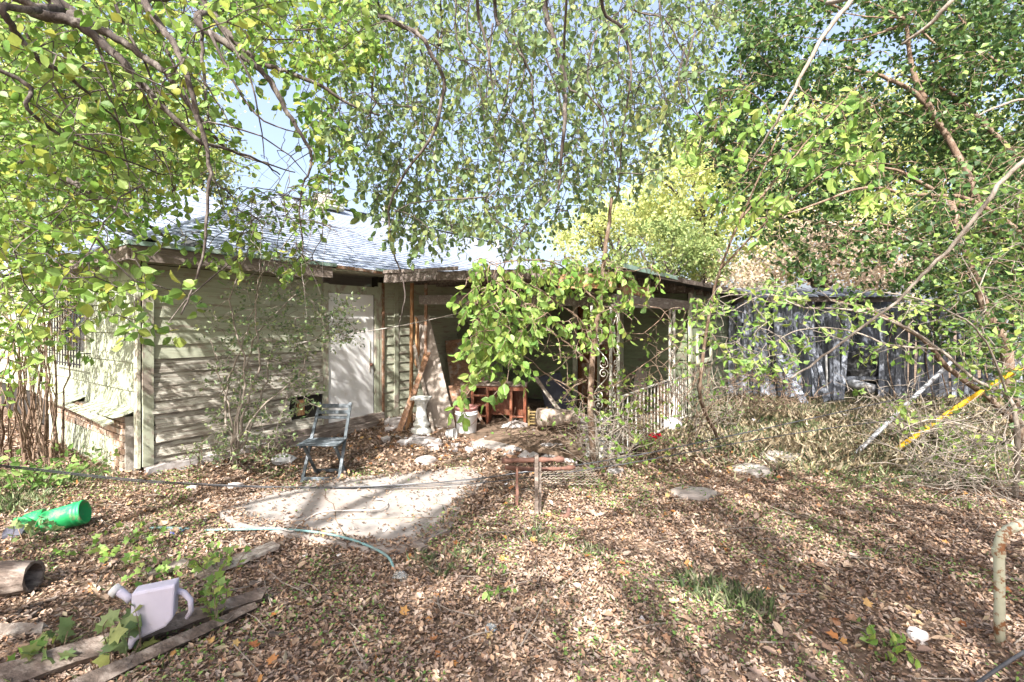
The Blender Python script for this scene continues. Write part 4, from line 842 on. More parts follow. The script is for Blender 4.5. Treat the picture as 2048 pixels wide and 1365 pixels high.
# its part above and behind the photographer throws the dappled shade on the yard
A.limb([(-4.6, -.9, 3.8), (-3.2, -1.0, 4.3), (-1.8, -1.1, 4.7), (-.4, -1.2, 5.0), (1.0, -1.0, 5.1)], .05, .012)
A.limb([(-4.6, -.9, 3.8), (-3.4, .0, 4.4), (-2.2, .5, 4.8), (-.8, .8, 5.2)], .05, .012)
A.limb([(-4.8, -1.2, 3.3), (-4.2, -1.6, 4.2), (-3.0, -2.0, 5.0), (-1.6, -2.3, 5.4)], .08, .02)
for c, r_, n in (((-4.6, -.6, 4.2), .8, 20), ((-3.2, -1.9, 4.8), .8, 14), ((-1.5, -1.6, 4.9), .9, 24), ((.3, -1.2, 5.0), .8, 24), ((-5.6, 1.0, 4.6), 1.1, 22)):
    for k in range(n):
        p = V(c[0] + rnd.gauss(0, r_ * .6), c[1] + rnd.gauss(0, r_ * .6), c[2] + rnd.gauss(0, .4))
        if outframe(p): A.twig(p, 8, .11, .4, .4)
A.finish(single=290, wid=1.3)

# --- shade tree behind the photographer: its upright limbs throw the long streaks over yard and slab
Sh = Tree('tall_shade_tree', 'tall tree behind the viewpoint whose limbs shade the yard', 'tree', (.2, -5.6, 0), 'bark_grey', 'leaf_mid', LEAF_SM)
Sh.limb([(.2, -5.6, -.1), (.15, -5.5, 1.5), (.1, -5.2, 3.2)], .3, .2, 'trunk', attach=False, sides=14)
def up(x, y, z): return V(x - .259 * z, y - 1.042 * z, z)     # where a point at height z stands to shade ground point (x, y)
def shlimb(gp, zs, r0, r1):
    Sh.limb([(.1, -5.3, 3.1)] + [up(a, b, z) for (a, b), z in zip(gp, zs)], r0, r1, m=4)
def gpx(*a): return [(q.x, q.y) for q in (G(*b) for b in a)]
shlimb(gpx((1940, 1230), (1800, 1120), (1600, 1030), (1469, 966), (1390, 920)), (5, 5.8, 6.8, 8, 9), .11, .05)
shlimb(gpx((1620, 1330), (1500, 1200), (1400, 1100), (1330, 1010)), (5, 6, 7, 8), .10, .03)
shlimb(gpx((1400, 1350), (1290, 1230), (1240, 1150), (1200, 1080)), (4.8, 5.4, 6.2, 7), .06, .02)
shlimb(gpx((1760, 1290), (1640, 1190), (1540, 1100), (1450, 1020)), (4.4, 5, 5.6, 6.4), .09, .05)
shlimb(gpx((2040, 1200), (1900, 1120), (1760, 1040), (1640, 980)), (4.4, 5, 5.6, 6.4), .09, .04)
shlimb(gpx((1980, 1080), (1800, 1010), (1680, 950), (1560, 900)), (6, 7, 8, 9), .11, .04)
shlimb(gpx((400, 1230), (540, 1130), (640, 1060), (760, 1000), (900, 935), (1050, 880)), (5, 5.8, 6.5, 7.2, 8.2, 9), .12, .04)
shlimb(gpx((60, 1330), (250, 1250), (450, 1195), (640, 1150), (820, 1100), (930, 1040), (1010, 975), (1080, 920)), (4.2, 4.6, 5, 5.5, 6, 6.6, 7.2, 8), .13, .06)
shlimb(gpx((480, 1200), (600, 1080), (660, 985), (700, 930), (760, 880)), (5.2, 6, 7, 8, 9), .11, .05)
shlimb(gpx((640, 1170), (780, 1090), (900, 1020), (1010, 960)), (5.5, 6.2, 7, 8), .08, .03)
shlimb(gpx((330, 1150), (450, 1040), (540, 980)), (6, 7, 8), .05, .02)
for (x, y, n, rd) in ((200, 1275, 14, .2), (420, 1205, 20, .2), (560, 1175, 22, .2), (720, 1145, 22, .2), (860, 1085, 22, .2), (950, 1030, 22, .2), (1020, 975, 20, .2), (1500, 1090, 34, .42), (1690, 1010, 34, .5), (1900, 1120, 34, .45), (1780, 1180, 26, .35), (1600, 1220, 22, .3), (1940, 960, 36, .6), (1800, 1290, 14, .25), (1380, 1240, 12, .22), (1330, 1320, 12, .2),
                      (560, 1290, 30, .32), (700, 1250, 26, .28), (850, 1290, 26, .28), (400, 1330, 22, .26), (300, 1240, 18, .28), (830, 1190, 14, .22), (1000, 1330, 16, .22), (640, 1190, 18, .28), (130, 1130, 10, .25), (600, 1310, 26, .28), (780, 1340, 26, .28), (950, 1260, 18, .22), (460, 1260, 20, .25),
                      (1430, 1000, 14, .3), (1250, 985, 12, .35), (1560, 960, 20, .4), (1060, 1000, 8, .25), (520, 1130, 8, .2), (1150, 940, 12, .4), (1330, 930, 16, .45)):
    c = G(x, y)
    for k in range(int(n * .95)):
        z = rnd.uniform(4.4, 6.2); dy = rnd.gauss(0, rd * 1.15); q = up(c.x + rnd.gauss(0, rd * .3) + dy * (-.22 if x > 1100 else .55), c.y + dy, z)
        if outframe(q): Sh.twig(q, 8, .12, .4, .3, maxd=1.0, rt=.005)
Sh.finish()
# --- tree B : curtain of hanging branches, centre
B = Tree('weeping_elm', 'elm with thin drooping branches curtaining the sky at top centre', 'tree', (1.0, -3.6, 0), 'bark_grey', 'leaf_mid', LEAF_BIG)
B.limb([(1.0, -3.6, -.1), (.9, -3.3, 2), (.7, -2.8, 4), (.5, -1.8, 5.6)], .22, .13, 'trunk', attach=False, sides=14)
top = (.5, -1.8, 5.6)
def bl(pts, r0, r1): return B.limb([top, (pts[0].x * .6, 1.2, 6.2), (pts[0].x * .95, 3.0, 5.6)] + pts, r0 * 1.35, r1)
bl(pl((733, -20, 4.4), (784, 40, 4.4), (839, 70, 4.4), (861, 106, 4.4), (887, 157, 4.45), (883, 205, 4.5), (865, 271, 4.5), (821, 330, 4.6), (781, 403, 4.7), (780, 455, 4.8), (785, 500, 4.9), (802, 547, 5), (810, 593, 5), (800, 645, 5.1), (798, 690, 5.2)), .022, .004)
bl(pl((953, -20, 4.2), (967, 66, 4.3), (978, 110, 4.3), (985, 170, 4.4), (1000, 240, 4.5)), .020, .004)
bl(pl((989, 0, 4.6), (1011, 62, 4.6), (1040, 106, 4.6), (1062, 154, 4.7), (1066, 216, 4.7), (1088, 278, 4.8), (1092, 330, 4.9), (1080, 400, 5)), .020, .004)
bl(pl((1090, -20, 4.6), (1103, 66, 4.6), (1121, 121, 4.65), (1130, 190, 4.7), (1128, 256, 4.7), (1121, 330, 4.8), (1114, 385, 4.9), (1066, 432, 5), (1019, 500, 5.1), (1000, 560, 5.2)), .030, .006)
bl(pl((1202, -20, 4.4), (1242, 55, 4.5), (1260, 110, 4.5), (1260, 165, 4.5), (1246, 256, 4.6), (1238, 366, 4.7), (1225, 430, 4.8)), .018, .004)
bl(pl((1128, 128, 4.7), (1176, 190, 4.7), (1209, 234, 4.8), (1231, 311, 4.8), (1238, 385, 4.9)), .014, .004)
bl(pl((1250, -20, 5.2), (1330, 40, 5.2), (1370, 110, 5.3), (1420, 190, 5.4)), .016, .004)
bl(pl((760, 20, 4.8), (820, 60, 4.8), (900, 110, 4.9), (960, 140, 5), (1020, 200, 5.1)), .014, .004)
bl(pl((880, 0, 5.2), (880, 90, 5.2), (874, 60, 5.2)), .014, .010)
for k in range(16):
    x = rnd.uniform(740, 1420); y0 = rnd.uniform(-20, 120)
    B.limb(pl((x, y0, 4.6), (x + rnd.uniform(-30, 30), y0 + 90, 4.7), (x + rnd.uniform(-40, 60), y0 + 180, 4.8), (x + rnd.uniform(-60, 60), y0 + rnd.uniform(220, 330), 4.9)), .009, .003)
lowb = lambda x: 330 + 130 * math.exp(-((x - 830) / 90) ** 2) + 150 * math.exp(-((x - 1050) / 150) ** 2) + 20 * math.sin(x / 23)
for (n, d0, d1) in ((70, 3.9, 4.6), (1900, 4.7, 7.6)):
    for p in spots([(690, -60), (1490, -60), (1440, 120), (1370, 230), (1330, 340), (1240, 420), (1190, 520), (900, 490), (760, 470), (700, 330), (640, 260), (680, 120)], n, d0, d1, lambda x, y: 1 if y < lowb(x) else .04):
        B.twig(p, 7, .076, .34, .85)
for p in spots([(745, 300), (860, 320), (860, 490), (790, 470), (750, 400)], 30, 4.8, 6, None): B.twig(p, 7, .085, .34, 1.0)
for p in spots([(430, 330), (640, 360), (640, 440), (470, 450)], 1, 4.2, 5.4): B.twig(p, 7, .08, .34, .6)
# unseen upper crown
for k in range(70):
    p = V(rnd.uniform(-1.5, 3.0), rnd.uniform(-3.2, .2), rnd.uniform(4.6, 6.4))
    if outframe(p) and (math.sin(p.x * 2.1) + math.sin(p.y * 2.3 + 1) > -.2): B.twig(p, 7, .11, .4, .5)
B.finish(single=290, wid=1.3)

# --- tree C : bare grey branches entering top right, trunk out of frame right
Cc = Tree('grey_branched_tree', 'pale grey bare limbs slanting down across the right side from outside the frame', 'tree', (4.6, -.6, 0), 'bark_pale', 'leaf_mid', LEAF_BIG)
Cc.limb([(4.6, -.6, -.1), (4.5, -.4, 1.5), (4.2, 0, 3.0), (3.8, .6, 4.2)], .17, .09, 'trunk', attach=False, sides=12)
Cc.limb([(3.8, .6, 4.2)] + pl((1740, -60, 3.0), (1703, 0, 3.0), (1646, 73, 3.0), (1598, 161, 3.05), (1560, 230, 3.1), (1509, 314, 3.3), (1490, 345, 3.4)), .022, .004)
Cc.limb(pl((1602, 150, 3.05), (1600, 175, 3.05), (1625, 197, 3.05)), .007, .003)
Cc.limb([(3.6, 1.0, 4.1)] + pl((1940, -60, 2.8), (1904, 0, 2.8), (1852, 56, 2.9), (1803, 89, 3.0)), .02, .007)
Cc.limb([(3.9, .5, 4.0)] + pl((2200, 170, 3.0), (2120, 260, 3.0), (2048, 322, 3.0), (2009, 359, 3.05), (1944, 443, 3.1), (1898, 500, 3.2), (1844, 550, 3.3), (1795, 602, 3.4), (1706, 668, 3.5), (1630, 725, 3.6), (1581, 757, 3.6)), .019, .007)
Cc.limb(pl((2120, 190, 3.4), (2048, 198, 3.4), (1990, 215, 3.4), (1955, 232, 3.4)), .012, .005)
Cc.limb([(3.8, .6, 4.2), (2.6, .2, 4.6), (1.4, -.4, 5.0), (.4, -.6, 5.2)], .035, .008)
Cc.limb([(4.4, -.2, 2.6), (3.4, -.9, 3.6), (2.2, -1.3, 4.2), (1.0, -1.6, 4.6)], .035, .008)
Cc.limb([(3.8, .6, 4.2), (4.6, 1.6, 5.2), (5.2, 3.0, 6.2)], .06, .03)
Cc.limb([(3.8, .6, 4.2), (2.8, 1.2, 5.0), (1.9, 1.5, 5.8)], .05, .02)
for c, r_, n in (((2.0, -.9, 4.4), .8, 42), ((3.3, -.4, 4.5), .8, 34), ((.9, -2.0, 4.4), .7, 26), ((4.5, 1.2, 5.0), 1.0, 40), ((2.5, .5, 5.0), .7, 24), ((5.6, .6, 4.4), 1.0, 45), ((5.0, -1.5, 3.6), 1.0, 40)):
    for k in range(n):
        p = V(c[0] + rnd.gauss(0, r_ * .6), c[1] + rnd.gauss(0, r_ * .6), c[2] + rnd.gauss(0, .4))
        if outframe(p): Cc.twig(p, 8, .10, .4, .4)
Cc.finish()

# --- tree D : dense dark tree at right, leaning pale trunk
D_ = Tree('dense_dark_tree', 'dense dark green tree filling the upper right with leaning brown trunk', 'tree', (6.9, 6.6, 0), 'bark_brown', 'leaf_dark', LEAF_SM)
D_.limb([(6.9, 6.6, -.1)] + pl((2039, 862, 6.4), (2023, 797, 6.3), (2010, 691, 6.2), (1987, 648, 6.2), (1960, 586, 6.2), (1931, 500, 6.3), (1900, 400, 6.5)), .085, .04, 'trunk', sides=10)
D_.limb([(7.5, 6.9, .0)] + pl((2110, 560, 6.8), (2048, 488, 6.8), (1993, 463, 6.8), (1957, 427, 6.8), (1945, 371, 6.8), (1908, 298, 6.9), (1872, 238, 7), (1832, 189, 7), (1763, 153, 7.1), (1690, 135, 7.2)), .09, .02, 'trunk')
D_.limb(pl((1957, 427, 6.8), (1900, 400, 6.8), (1850, 370, 6.7), (1790, 340, 6.7), (1700, 330, 6.6)), .04, .012)
D_.limb(pl((1872, 238, 7), (1835, 170, 7), (1818, 100, 7.1), (1810, 0, 7.2)), .05, .02)
D_.limb(pl((2048, 330, 7.4), (1960, 240, 7.4), (1890, 180, 7.4), (1800, 150, 7.5)), .045, .015)
D_.limb(pl((2060, 480, 6.6), (1940, 400, 6.6), (1820, 390, 6.6), (1730, 375, 6.5), (1600, 420, 6.4), (1500, 440, 6.4)), .035, .008)
D_.limb([(7.0, 6.6, .6)] + pl((2039, 846, 6.2), (1973, 793, 6), (1894, 734, 5.9), (1855, 688, 5.8), (1802, 652, 5.7), (1740, 620, 5.6), (1660, 600, 5.6)), .05, .012)
for k in range(16):
    x, y = rnd.uniform(1550, 2040), rnd.uniform(20, 520)
    D_.limb(pl((x, y, 7), (x - rnd.uniform(60, 120), y - rnd.uniform(-30, 50), 7.2), (x - rnd.uniform(140, 260), y + rnd.uniform(-40, 60), 7.4)), .018, .004)
polyD = [(1450, 60), (1500, -60), (2150, -60), (2150, 640), (1900, 600), (1760, 520), (1560, 500), (1500, 420), (1420, 330), (1400, 220), (1500, 90)]
def densD(x, y):
    d = 1.0
    d *= max(.12, min(1, .75 + .9 * math.sin(x / 47 + 1.2 * math.sin(y / 60)) * math.sin(y / 41 + x / 130)))
    if 1670 < x < 1860 and 60 < y < 140: d = .2
    if y > 400 and x < 1850: d = .35
    if 1700 < x < 1820 and 370 < y < 450: d = .15
    return d
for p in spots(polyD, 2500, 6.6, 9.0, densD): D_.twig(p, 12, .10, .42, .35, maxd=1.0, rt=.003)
D_.P += []; 
for p in spots(polyD, 260, 8, 10.5, densD): D_.cloud(p, (.5, .4, .4), 34, .10)
for p in spots([(1840, 330), (2080, 300), (2080, 860), (1960, 760), (1900, 600)], 170, 5.0, 6.1): D_.twig(p, 10, .085, .4, .5, maxd=.9, rt=.003)
for p in spots([(1500, 440), (1850, 430), (1900, 580), (1700, 560), (1540, 540)], 90, 5.6, 7): D_.twig(p, 9, .085, .4, .5, maxd=.9, rt=.003)
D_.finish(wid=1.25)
# --- sunlit sprays in front of it
S = Tree('sunlit_sapling', 'slender sapling with bright lime sprays in front of the dark tree at right', 'tree', G(1440, 880), 'bark_brown', 'leaf_lime', LEAF_BIG)
b = S.base
S.limb([b] + pl((1402, 800, 5.9), (1408, 700, 5.7), (1420, 620, 5.5), (1440, 540, 5.3), (1480, 440, 5.1), (1530, 330, 5.0), (1570, 240, 4.9)), .028, .006, 'trunk')
S.limb(pl((1480, 440, 5.1), (1560, 350, 5), (1640, 250, 5), (1720, 170, 5)), .014, .005)
S.limb(pl((1530, 330, 5), (1450, 300, 5), (1400, 310, 5)), .010, .004)
S.limb(pl((1440, 540, 5.3), (1560, 420, 5), (1680, 330, 5), (1790, 330, 5)), .012, .004)
for poly, n in (([(1440, 140), (1560, 170), (1540, 300), (1420, 300), (1380, 330), (1370, 260)], 22), ([(1560, 180), (1740, 170), (1820, 330), (1700, 330), (1560, 300)], 34), ([(1430, 330), (1600, 380), (1560, 450), (1430, 450)], 16), ([(1760, 300), (1860, 330), (1840, 420), (1720, 410)], 10)):
    for p in spots(poly, n, 4.6, 5.4): S.twig(p, 7, .125, .34, .55, d=(-.6, -.2, .1))
for p in spots([(1380, 560), (1460, 560), (1450, 760), (1390, 760)], 12, 5.4, 6): S.twig(p, 6, .09, .3, .4)
S.finish(single=150)
# --- low branches across the fence
Lb = Tree('spreading_sapling', 'arching pale branches with small yellow green leaves in front of the fence', 'tree', G(2030, 1000), 'bark_pale', 'leaf_lime', LEAF_SM)
Lb.limb([Lb.base] + pl((2035, 900, 4.6), (2020, 800, 4.6), (1950, 760, 4.6), (1880, 700, 4.6), (1800, 650, 4.6), (1700, 620, 4.7), (1610, 615, 4.8), (1530, 590, 4.9), (1470, 620, 5)), .024, .004, 'trunk')
Lb.limb(pl((1880, 700, 4.6), (1780, 690, 4.6), (1690, 660, 4.7), (1600, 660, 4.8), (1540, 690, 4.9)), .012, .003)
Lb.limb(pl((2020, 800, 4.6), (1980, 700, 4.4), (1930, 640, 4.3), (1840, 600, 4.3), (1740, 580, 4.4)), .012, .004)
Lb.limb(pl((2035, 900, 4.6), (1960, 860, 4.4), (1860, 840, 4.3), (1780, 870, 4.3)), .012, .003)
for poly, n in (([(1860, 380), (2060, 360), (2060, 640), (1900, 600)], 34), ([(1430, 560), (1620, 560), (1640, 640), (1600, 740), (1460, 740), (1420, 660)], 80), ([(1640, 560), (1860, 590), (1960, 680), (1880, 720), (1700, 700), (1620, 640)], 46), ([(1850, 640), (2048, 600), (2048, 860), (1950, 800)], 30), ([(1700, 780), (2048, 800), (2048, 960), (1820, 900)], 26)):
    for p in spots(poly, n, 4.2, 5.2): Lb.twig(p, 7, .075, .32, .3, rt=.003)
Lb.finish(single=120)
# --- ivy masses on the fence right end
Iv = Tree('fence_climber', 'dark green climber covering the right end of the board fence', 'climbing plant', (8.6, 10.3, 0), 'bark_brown', 'leaf_dark', LEAF_SM)
for k in range(7): 
    x = rnd.uniform(1760, 2100); Iv.limb(pl((x, 810, 10.1), (x - 20, 700, 10.2), (x + 20, 600, 10.3)), .015, .006, 'stem')
for p in spots([(1740, 560), (2120, 520), (2120, 770), (1960, 740), (1880, 700), (1800, 620)], 260, 9.7, 10.6): Iv.twig(p, 10, .10, .4, .4, maxd=.8)
Iv.finish()
# --- the centre sapling with the bright cluster
K = Tree('hackberry_sapling', 'thin bare trunked sapling by the corner column with a bright lime leaf cluster', 'tree', G(1190, 945), 'bark_brown', 'leaf_lime', LEAF_BIG)
K.limb([K.base + V(0, 0, -.03)] + pl((1183, 860, 5.3), (1181, 800, 5.3), (1184, 730, 5.3), (1190, 670, 5.3), (1200, 610, 5.25), (1204, 560, 5.2), (1210, 500, 5.15), (1220, 430, 5.1), (1225, 380, 5.1)), .042, .016, 'trunk', sides=10)
K.limb(pl((1188, 690, 5.3), (1160, 640, 5.2), (1120, 610, 5.0), (1080, 580, 4.7), (1020, 560, 4.5), (960, 580, 4.3)), .013, .004)
K.limb(pl((1183, 730, 5.3), (1150, 700, 5.2), (1125, 680, 5.1), (1080, 650, 4.9), (1020, 640, 4.7), (975, 660, 4.5)), .014, .004)
K.limb(pl((1182, 800, 5.3), (1130, 770, 5.2), (1080, 740, 5.1), (1060, 720, 5), (1020, 700, 4.8)), .010, .003)
K.limb(pl((1200, 610, 5.25), (1160, 570, 5.1), (1120, 530, 5.0), (1050, 520, 4.7), (980, 530, 4.6)), .012, .004)
K.limb(pl((1186, 700, 5.3), (1230, 670, 5.4), (1280, 668, 5.5), (1290, 665, 5.5)), .007, .003)
K.limb(pl((1186, 790, 5.3), (1230, 770, 5.3), (1280, 735, 5.3), (1330, 700, 5.3), (1350, 690, 5.3)), .008, .003)
K.limb(pl((1200, 615, 5.2), (1270, 610, 5.1), (1320, 618, 5.1), (1340, 640, 5.1)), .007, .003)
for poly, n, sz, d0, d1 in (([(930, 520), (1060, 500), (1100, 620), (1040, 700), (960, 720), (930, 640)], 85, .085, 4.0, 4.9), ([(940, 640), (1030, 640), (1030, 740), (1010, 780), (960, 750), (930, 720)], 34, .09, 3.9, 4.6), ([(1050, 500), (1250, 500), (1260, 600), (1200, 680), (1080, 660)], 80, .085, 4.8, 5.5), ([(925, 755), (945, 750), (938, 810), (922, 805)], 3, .09, 4.2, 4.3), ([(1200, 490), (1340, 540), (1320, 580), (1220, 560)], 12, .075, 5, 5.4)):
    for p in spots(poly, n, d0, d1): K.twig(p, 7, sz, .28, .9)
for p in spots([(1050, 640), (1180, 640), (1180, 860), (1060, 800)], 34, 4.8, 5.6): K.twig(p, 3, .06, .35, .1, rt=.003)
for p in spots([(1190, 620), (1380, 600), (1380, 800), (1200, 820)], 44, 5, 5.8): K.twig(p, 4, .06, .35, .1, rt=.003)
for p in spots([(1190, 780), (1380, 800), (1380, 900), (1200, 940)], 44, 5.2, 5.8): K.twig(p, 6, .065, .35, .0, rt=.003)
K.finish(single=280, wid=1.25)
# --- shrub on the clapboard wall
W_ = Tree('tall_thin_shrub', 'tall thin shrub with small leaves growing against the clapboard wall', 'shrub', G(470, 925), 'bark_pale', 'leaf_small', LEAF_SM)
for pts in (((470, 900, 5.2), (480, 800, 5.2), (500, 700, 5.3), (540, 640, 5.3), (600, 580, 5.4), (640, 530, 5.4)), ((475, 900, 5.2), (500, 790, 5.15), (520, 720, 5.1), (510, 640, 5.1), (520, 560, 5.1), (560, 500, 5.1), (590, 460, 5.1)),
            ((465, 910, 5.2), (450, 800, 5.2), (480, 700, 5.1), (500, 640, 5.1), (530, 520, 5.1)), ((480, 900, 5.2), (530, 780, 5.3), (545, 700, 5.4), (600, 690, 5.5), (660, 660, 5.6)), ((470, 880, 5.2), (440, 760, 5.1), (420, 680, 5.0)),
            ((478, 880, 5.2), (520, 820, 5.1), (590, 760, 5.1), (620, 700, 5.2)), ((470, 890, 5.1), (490, 740, 5.0), (460, 600, 5.0), (500, 500, 5.0), (505, 430, 5.0))):
    W_.limb([W_.base] + pl(*pts), .016, .004, 'stem', jit=.012)
for poly, n in (([(440, 540), (600, 500), (620, 600), (480, 640)], 34), ([(560, 580), (720, 600), (720, 680), (600, 700)], 62), ([(400, 620), (640, 640), (640, 820), (440, 860), (420, 740)], 130), ([(420, 820), (560, 800), (560, 940), (400, 940)], 50), ([(480, 420), (560, 430), (560, 520), (480, 520)], 18)):
    for p in spots(poly, int(n * 1.25), 4.9, 5.7): W_.twig(p, 9, .05, .26, .0, rt=.0028)
W_.finish()
# --- brown stemmed bush at the left
Lf = Tree('stemmy_bush', 'dense bush of upright brown stems in front of the shingle wall at left', 'bush', G(50, 935), 'bark_brown', 'leaf_yg', LEAF_SM)
for k in range(46):
    x = rnd.uniform(-60, 125); b = G(x, rnd.uniform(900, 950)); t = P(x + rnd.uniform(-60, 70), rnd.uniform(520, 760), rnd.uniform(4.6, 6))
    Lf.limb([b, b.lerp(t, .4) + V(rnd.gauss(0, .06), rnd.gauss(0, .06), 0), t], rnd.uniform(.008, .024), .004, 'stem', jit=.012, m=6, sides=6)
for p in spots([(-80, 380), (120, 420), (200, 520), (150, 640), (60, 760), (-80, 800)], 230, 4.0, 6): Lf.twig(p, 8, .085, .3, .3)
Lf.finish(single=60)
Lt = Tree('left_edge_tree', 'leafy tree behind the bush with yellow green crown over the roof corner', 'tree', (-8.2, 7.0, 0), 'bark_brown', 'leaf_yg', LEAF_SM)
Lt.limb([(-8.2, 7, -.1), (-8.1, 6.9, 1.6), (-7.6, 6.6, 3), (-6.8, 6.4, 4.2)], .14, .05, 'trunk')
for p in spots([(-120, 120), (200, 150), (300, 260), (240, 380), (120, 430), (-120, 480)], 420, 5.5, 8): Lt.twig(p, 10, .10, .4, .4, maxd=1.2)
Lt.finish()

# --- background trees
def bgtree(name, label, x, y, d, rx, ry, leaf, n, size, nc=40, bark='bark_grey', squash=.8):
    """crown centred on photo pixel (x, y) at depth d, radii in metres"""
    c = P(x, y, d); t = Tree(name, label, 'tree', (c.x, d, 0), bark, leaf, LEAF_TWO)
    t.limb([(c.x, d, -.2), (c.x + rnd.uniform(-.3, .3), d, c.z * .4), (c.x, d, c.z)], rx * .09, rx * .03, 'trunk')
    for k in range(7):
        a = rnd.uniform(0, 6.28); e = c + V(math.cos(a) * rx * .7, rnd.uniform(-.5, .5) * rx, abs(math.sin(a)) * ry * .8)
        t.limb([V(c.x, d, c.z * rnd.uniform(.4, .9)), c.lerp(e, .5) + V(0, 0, -.2), e], rx * .03, .01)
    for k in range(nc):
        a = rng.normal(size=3); a /= np.linalg.norm(a); r = rnd.uniform(.35, 1)
        q = (c.x + a[0] * rx * r, d + a[1] * rx * r * squash, c.z + a[2] * ry * r); s = rx * rnd.uniform(.16, .34)
        t.cloud(q, (s, s, s * .7), int(n / nc), size)
    t.finish()
bgtree('background_tree', 'bright yellow green tree beyond the porch roof at centre right', 1400, 400, 17, 3.0, 3.0, 'leaf_far', 13000, .16, 60)
bgtree('background_tree', 'tall hazy yellow green tree directly above the porch roof', 1240, 470, 22, 3.0, 2.2, 'leaf_far', 7000, .18, 40)
bgtree('background_tree', 'low dark green tree between the yellow ones and the fence', 1330, 520, 15, 1.8, 1.3, 'leaf_far_green', 5000, .13, 36)
bgtree('background_tree', 'distant pale olive tree past the roof end at centre', 930, 500, 32, 4.0, 2.8, 'leaf_far_green', 5000, .20, 36)
bgtree('background_tree', 'yellow tree glowing through the dark tree at right', 1720, 330, 19, 4.2, 3.6, 'leaf_far', 14000, .18, 60)
bgtree('background_tree', 'green tree far behind the right end of fence', 2020, 420, 17, 3.6, 2.8, 'leaf_far_green', 9000, .16, 50)
bgtree('rusty_leaved_tree', 'low tree with pinkish brown autumn leaves just behind the fence', 1650, 530, 14.5, 3.0, 1.1, 'leaf_rust', 11000, .12, 36)
bgtree('background_tree', 'broad yellow green tree behind the left part of house roof', 130, 230, 18, 5.2, 3.6, 'leaf_far', 15000, .18, 70)
bgtree('background_tree', 'smaller green tree behind the roof peak at left', 380, 330, 21, 2.6, 1.6, 'leaf_far_green', 5000, .17, 36)
bgtree('background_tree', 'green tree behind the wing roof right of the yellow one', 1545, 470, 17, 1.8, 2.2, 'leaf_far', 5000, .15, 36)
# --- neighbour hedge far line so that the horizon is closed
hd = Tree('distant_hedge', 'long distant hedge line behind fence and house', 'hedge', (0, 42, 0), 'bark_grey', 'leaf_far_green', LEAF_TWO)
for k in range(170):
    hd.cloud((-62 + k * .76, 42 + rnd.uniform(-2, 2), 1.6 + 1.3 * rnd.random() + .6 * math.sin(k * .21)), (1.4, 1.2, 1.5), 55, .42)
hd.finish()

# ------------------------------------------------------------------ ground cover
sx_ = [q.x for q in sg]; sy_ = [q.y for q in sg]; SG = [(q.x, q.y) for q in sg]
def in_slab(x, y):
    c = np.zeros(len(x), bool); n = len(SG)
    for i in range(n):
        x1, y1 = SG[i]; x2, y2 = SG[(i + 1) % n]
        k = ((y1 > y) != (y2 > y)) & (x < (x2 - x1) * (y - y1) / (y2 - y1 + 1e-12) + x1); c ^= k
    return c
def in_house(x, y):
    dx, dy = x - CX.x, y - CX.y; a = dx * UX.x + dy * UX.y; b = dx * NX.x + dy * NX.y
    return ((a > 0) & (b > 0)) | ((a > 6.5) & (b > -4.1)), (a > 3.2) & (a < 6.5) & (b > -4.0)
def scatter(n, x0, x1, y0, y1, keep, dz=0.0):
    x = rng.uniform(x0, x1, n); y = rng.uniform(y0, y1, n); h, pch = in_house(x, y)
    s = in_slab(x, y); e = in_slab(x + .12, y + .09) & in_slab(x - .12, y - .09) & in_slab(x + .1, y - .12) & in_slab(x - .1, y + .12)
    k = ~h & (~pch | (rng.random(n) < .8)) & (~s | (~e & (rng.random(n) < .6)) | (rng.random(n) < .07)) & keep(x, y)
    x, y = x[k], y[k]; z = gz(x, y) + dz; z = np.where(in_slab(x, y), .05, z)
    return np.stack([x, y, z], 1), in_slab(x, y)
def patch(x, y, f=1.0, ph=0):
    return np.sin(x * 1.9 * f + ph) * np.sin(y * 2.3 * f + 1.3 * ph) + .6 * np.sin(x * 4.7 * f + y * 3.1 * f + ph)
def green_zone(x, y): return 1 / (1 + np.exp(-((x - 2.6) + (y - 6.6) * .9) * 1.6)) * (y > 5.0)
def stones_mask(x, y):
    k = np.ones(len(x), bool)
    for (a, b, r) in ((1562, 918, .24), (1385, 990, .2), (1505, 943, .15), (1000, 892, .34), (848, 889, .18)):
        g = G(a, b); k &= ((x - g.x) ** 2 + (y - g.y) ** 2 > r * r) | (rng.random(len(x)) < .06)
    return k
def litter(name, n, x0, x1, y0, y1, s0, s1, lift, seedden):
    p, ons = scatter(n, x0, x1, y0, y1, lambda x, y: (rng.random(len(x)) > green_zone(x, y) * .75) & stones_mask(x, y) & (rng.random(len(x)) < seedden + .35 * (patch(x, y, .7) > -.5)))
    m = len(p); p[:, 2] += np.where(ons, .006, rng.uniform(0, lift, m)); a = rng.normal(size=(m, 3)); a[:, 2] = rng.normal(0, .28, m) + .05
    return leafmesh(name, p, a, rng.uniform(s0, s1, m), LEAF_DRY, M['dry'], ground, flat=.78, wid=1.15)
litter('leaf_litter', 170000, -6, 7, 1.7, 5.2, .016, .045, .028, .52)
litter('leaf_crumbs', 130000, -6, 7, 1.7, 5.4, .008, .024, .03, .8)
litter('leaf_litter', 130000, -9, 12, 5.2, 12, .03, .062, .035, .65)
litter('leaf_litter', 9000, -14, -5, 2, 12, .06, .10, .04, .6)
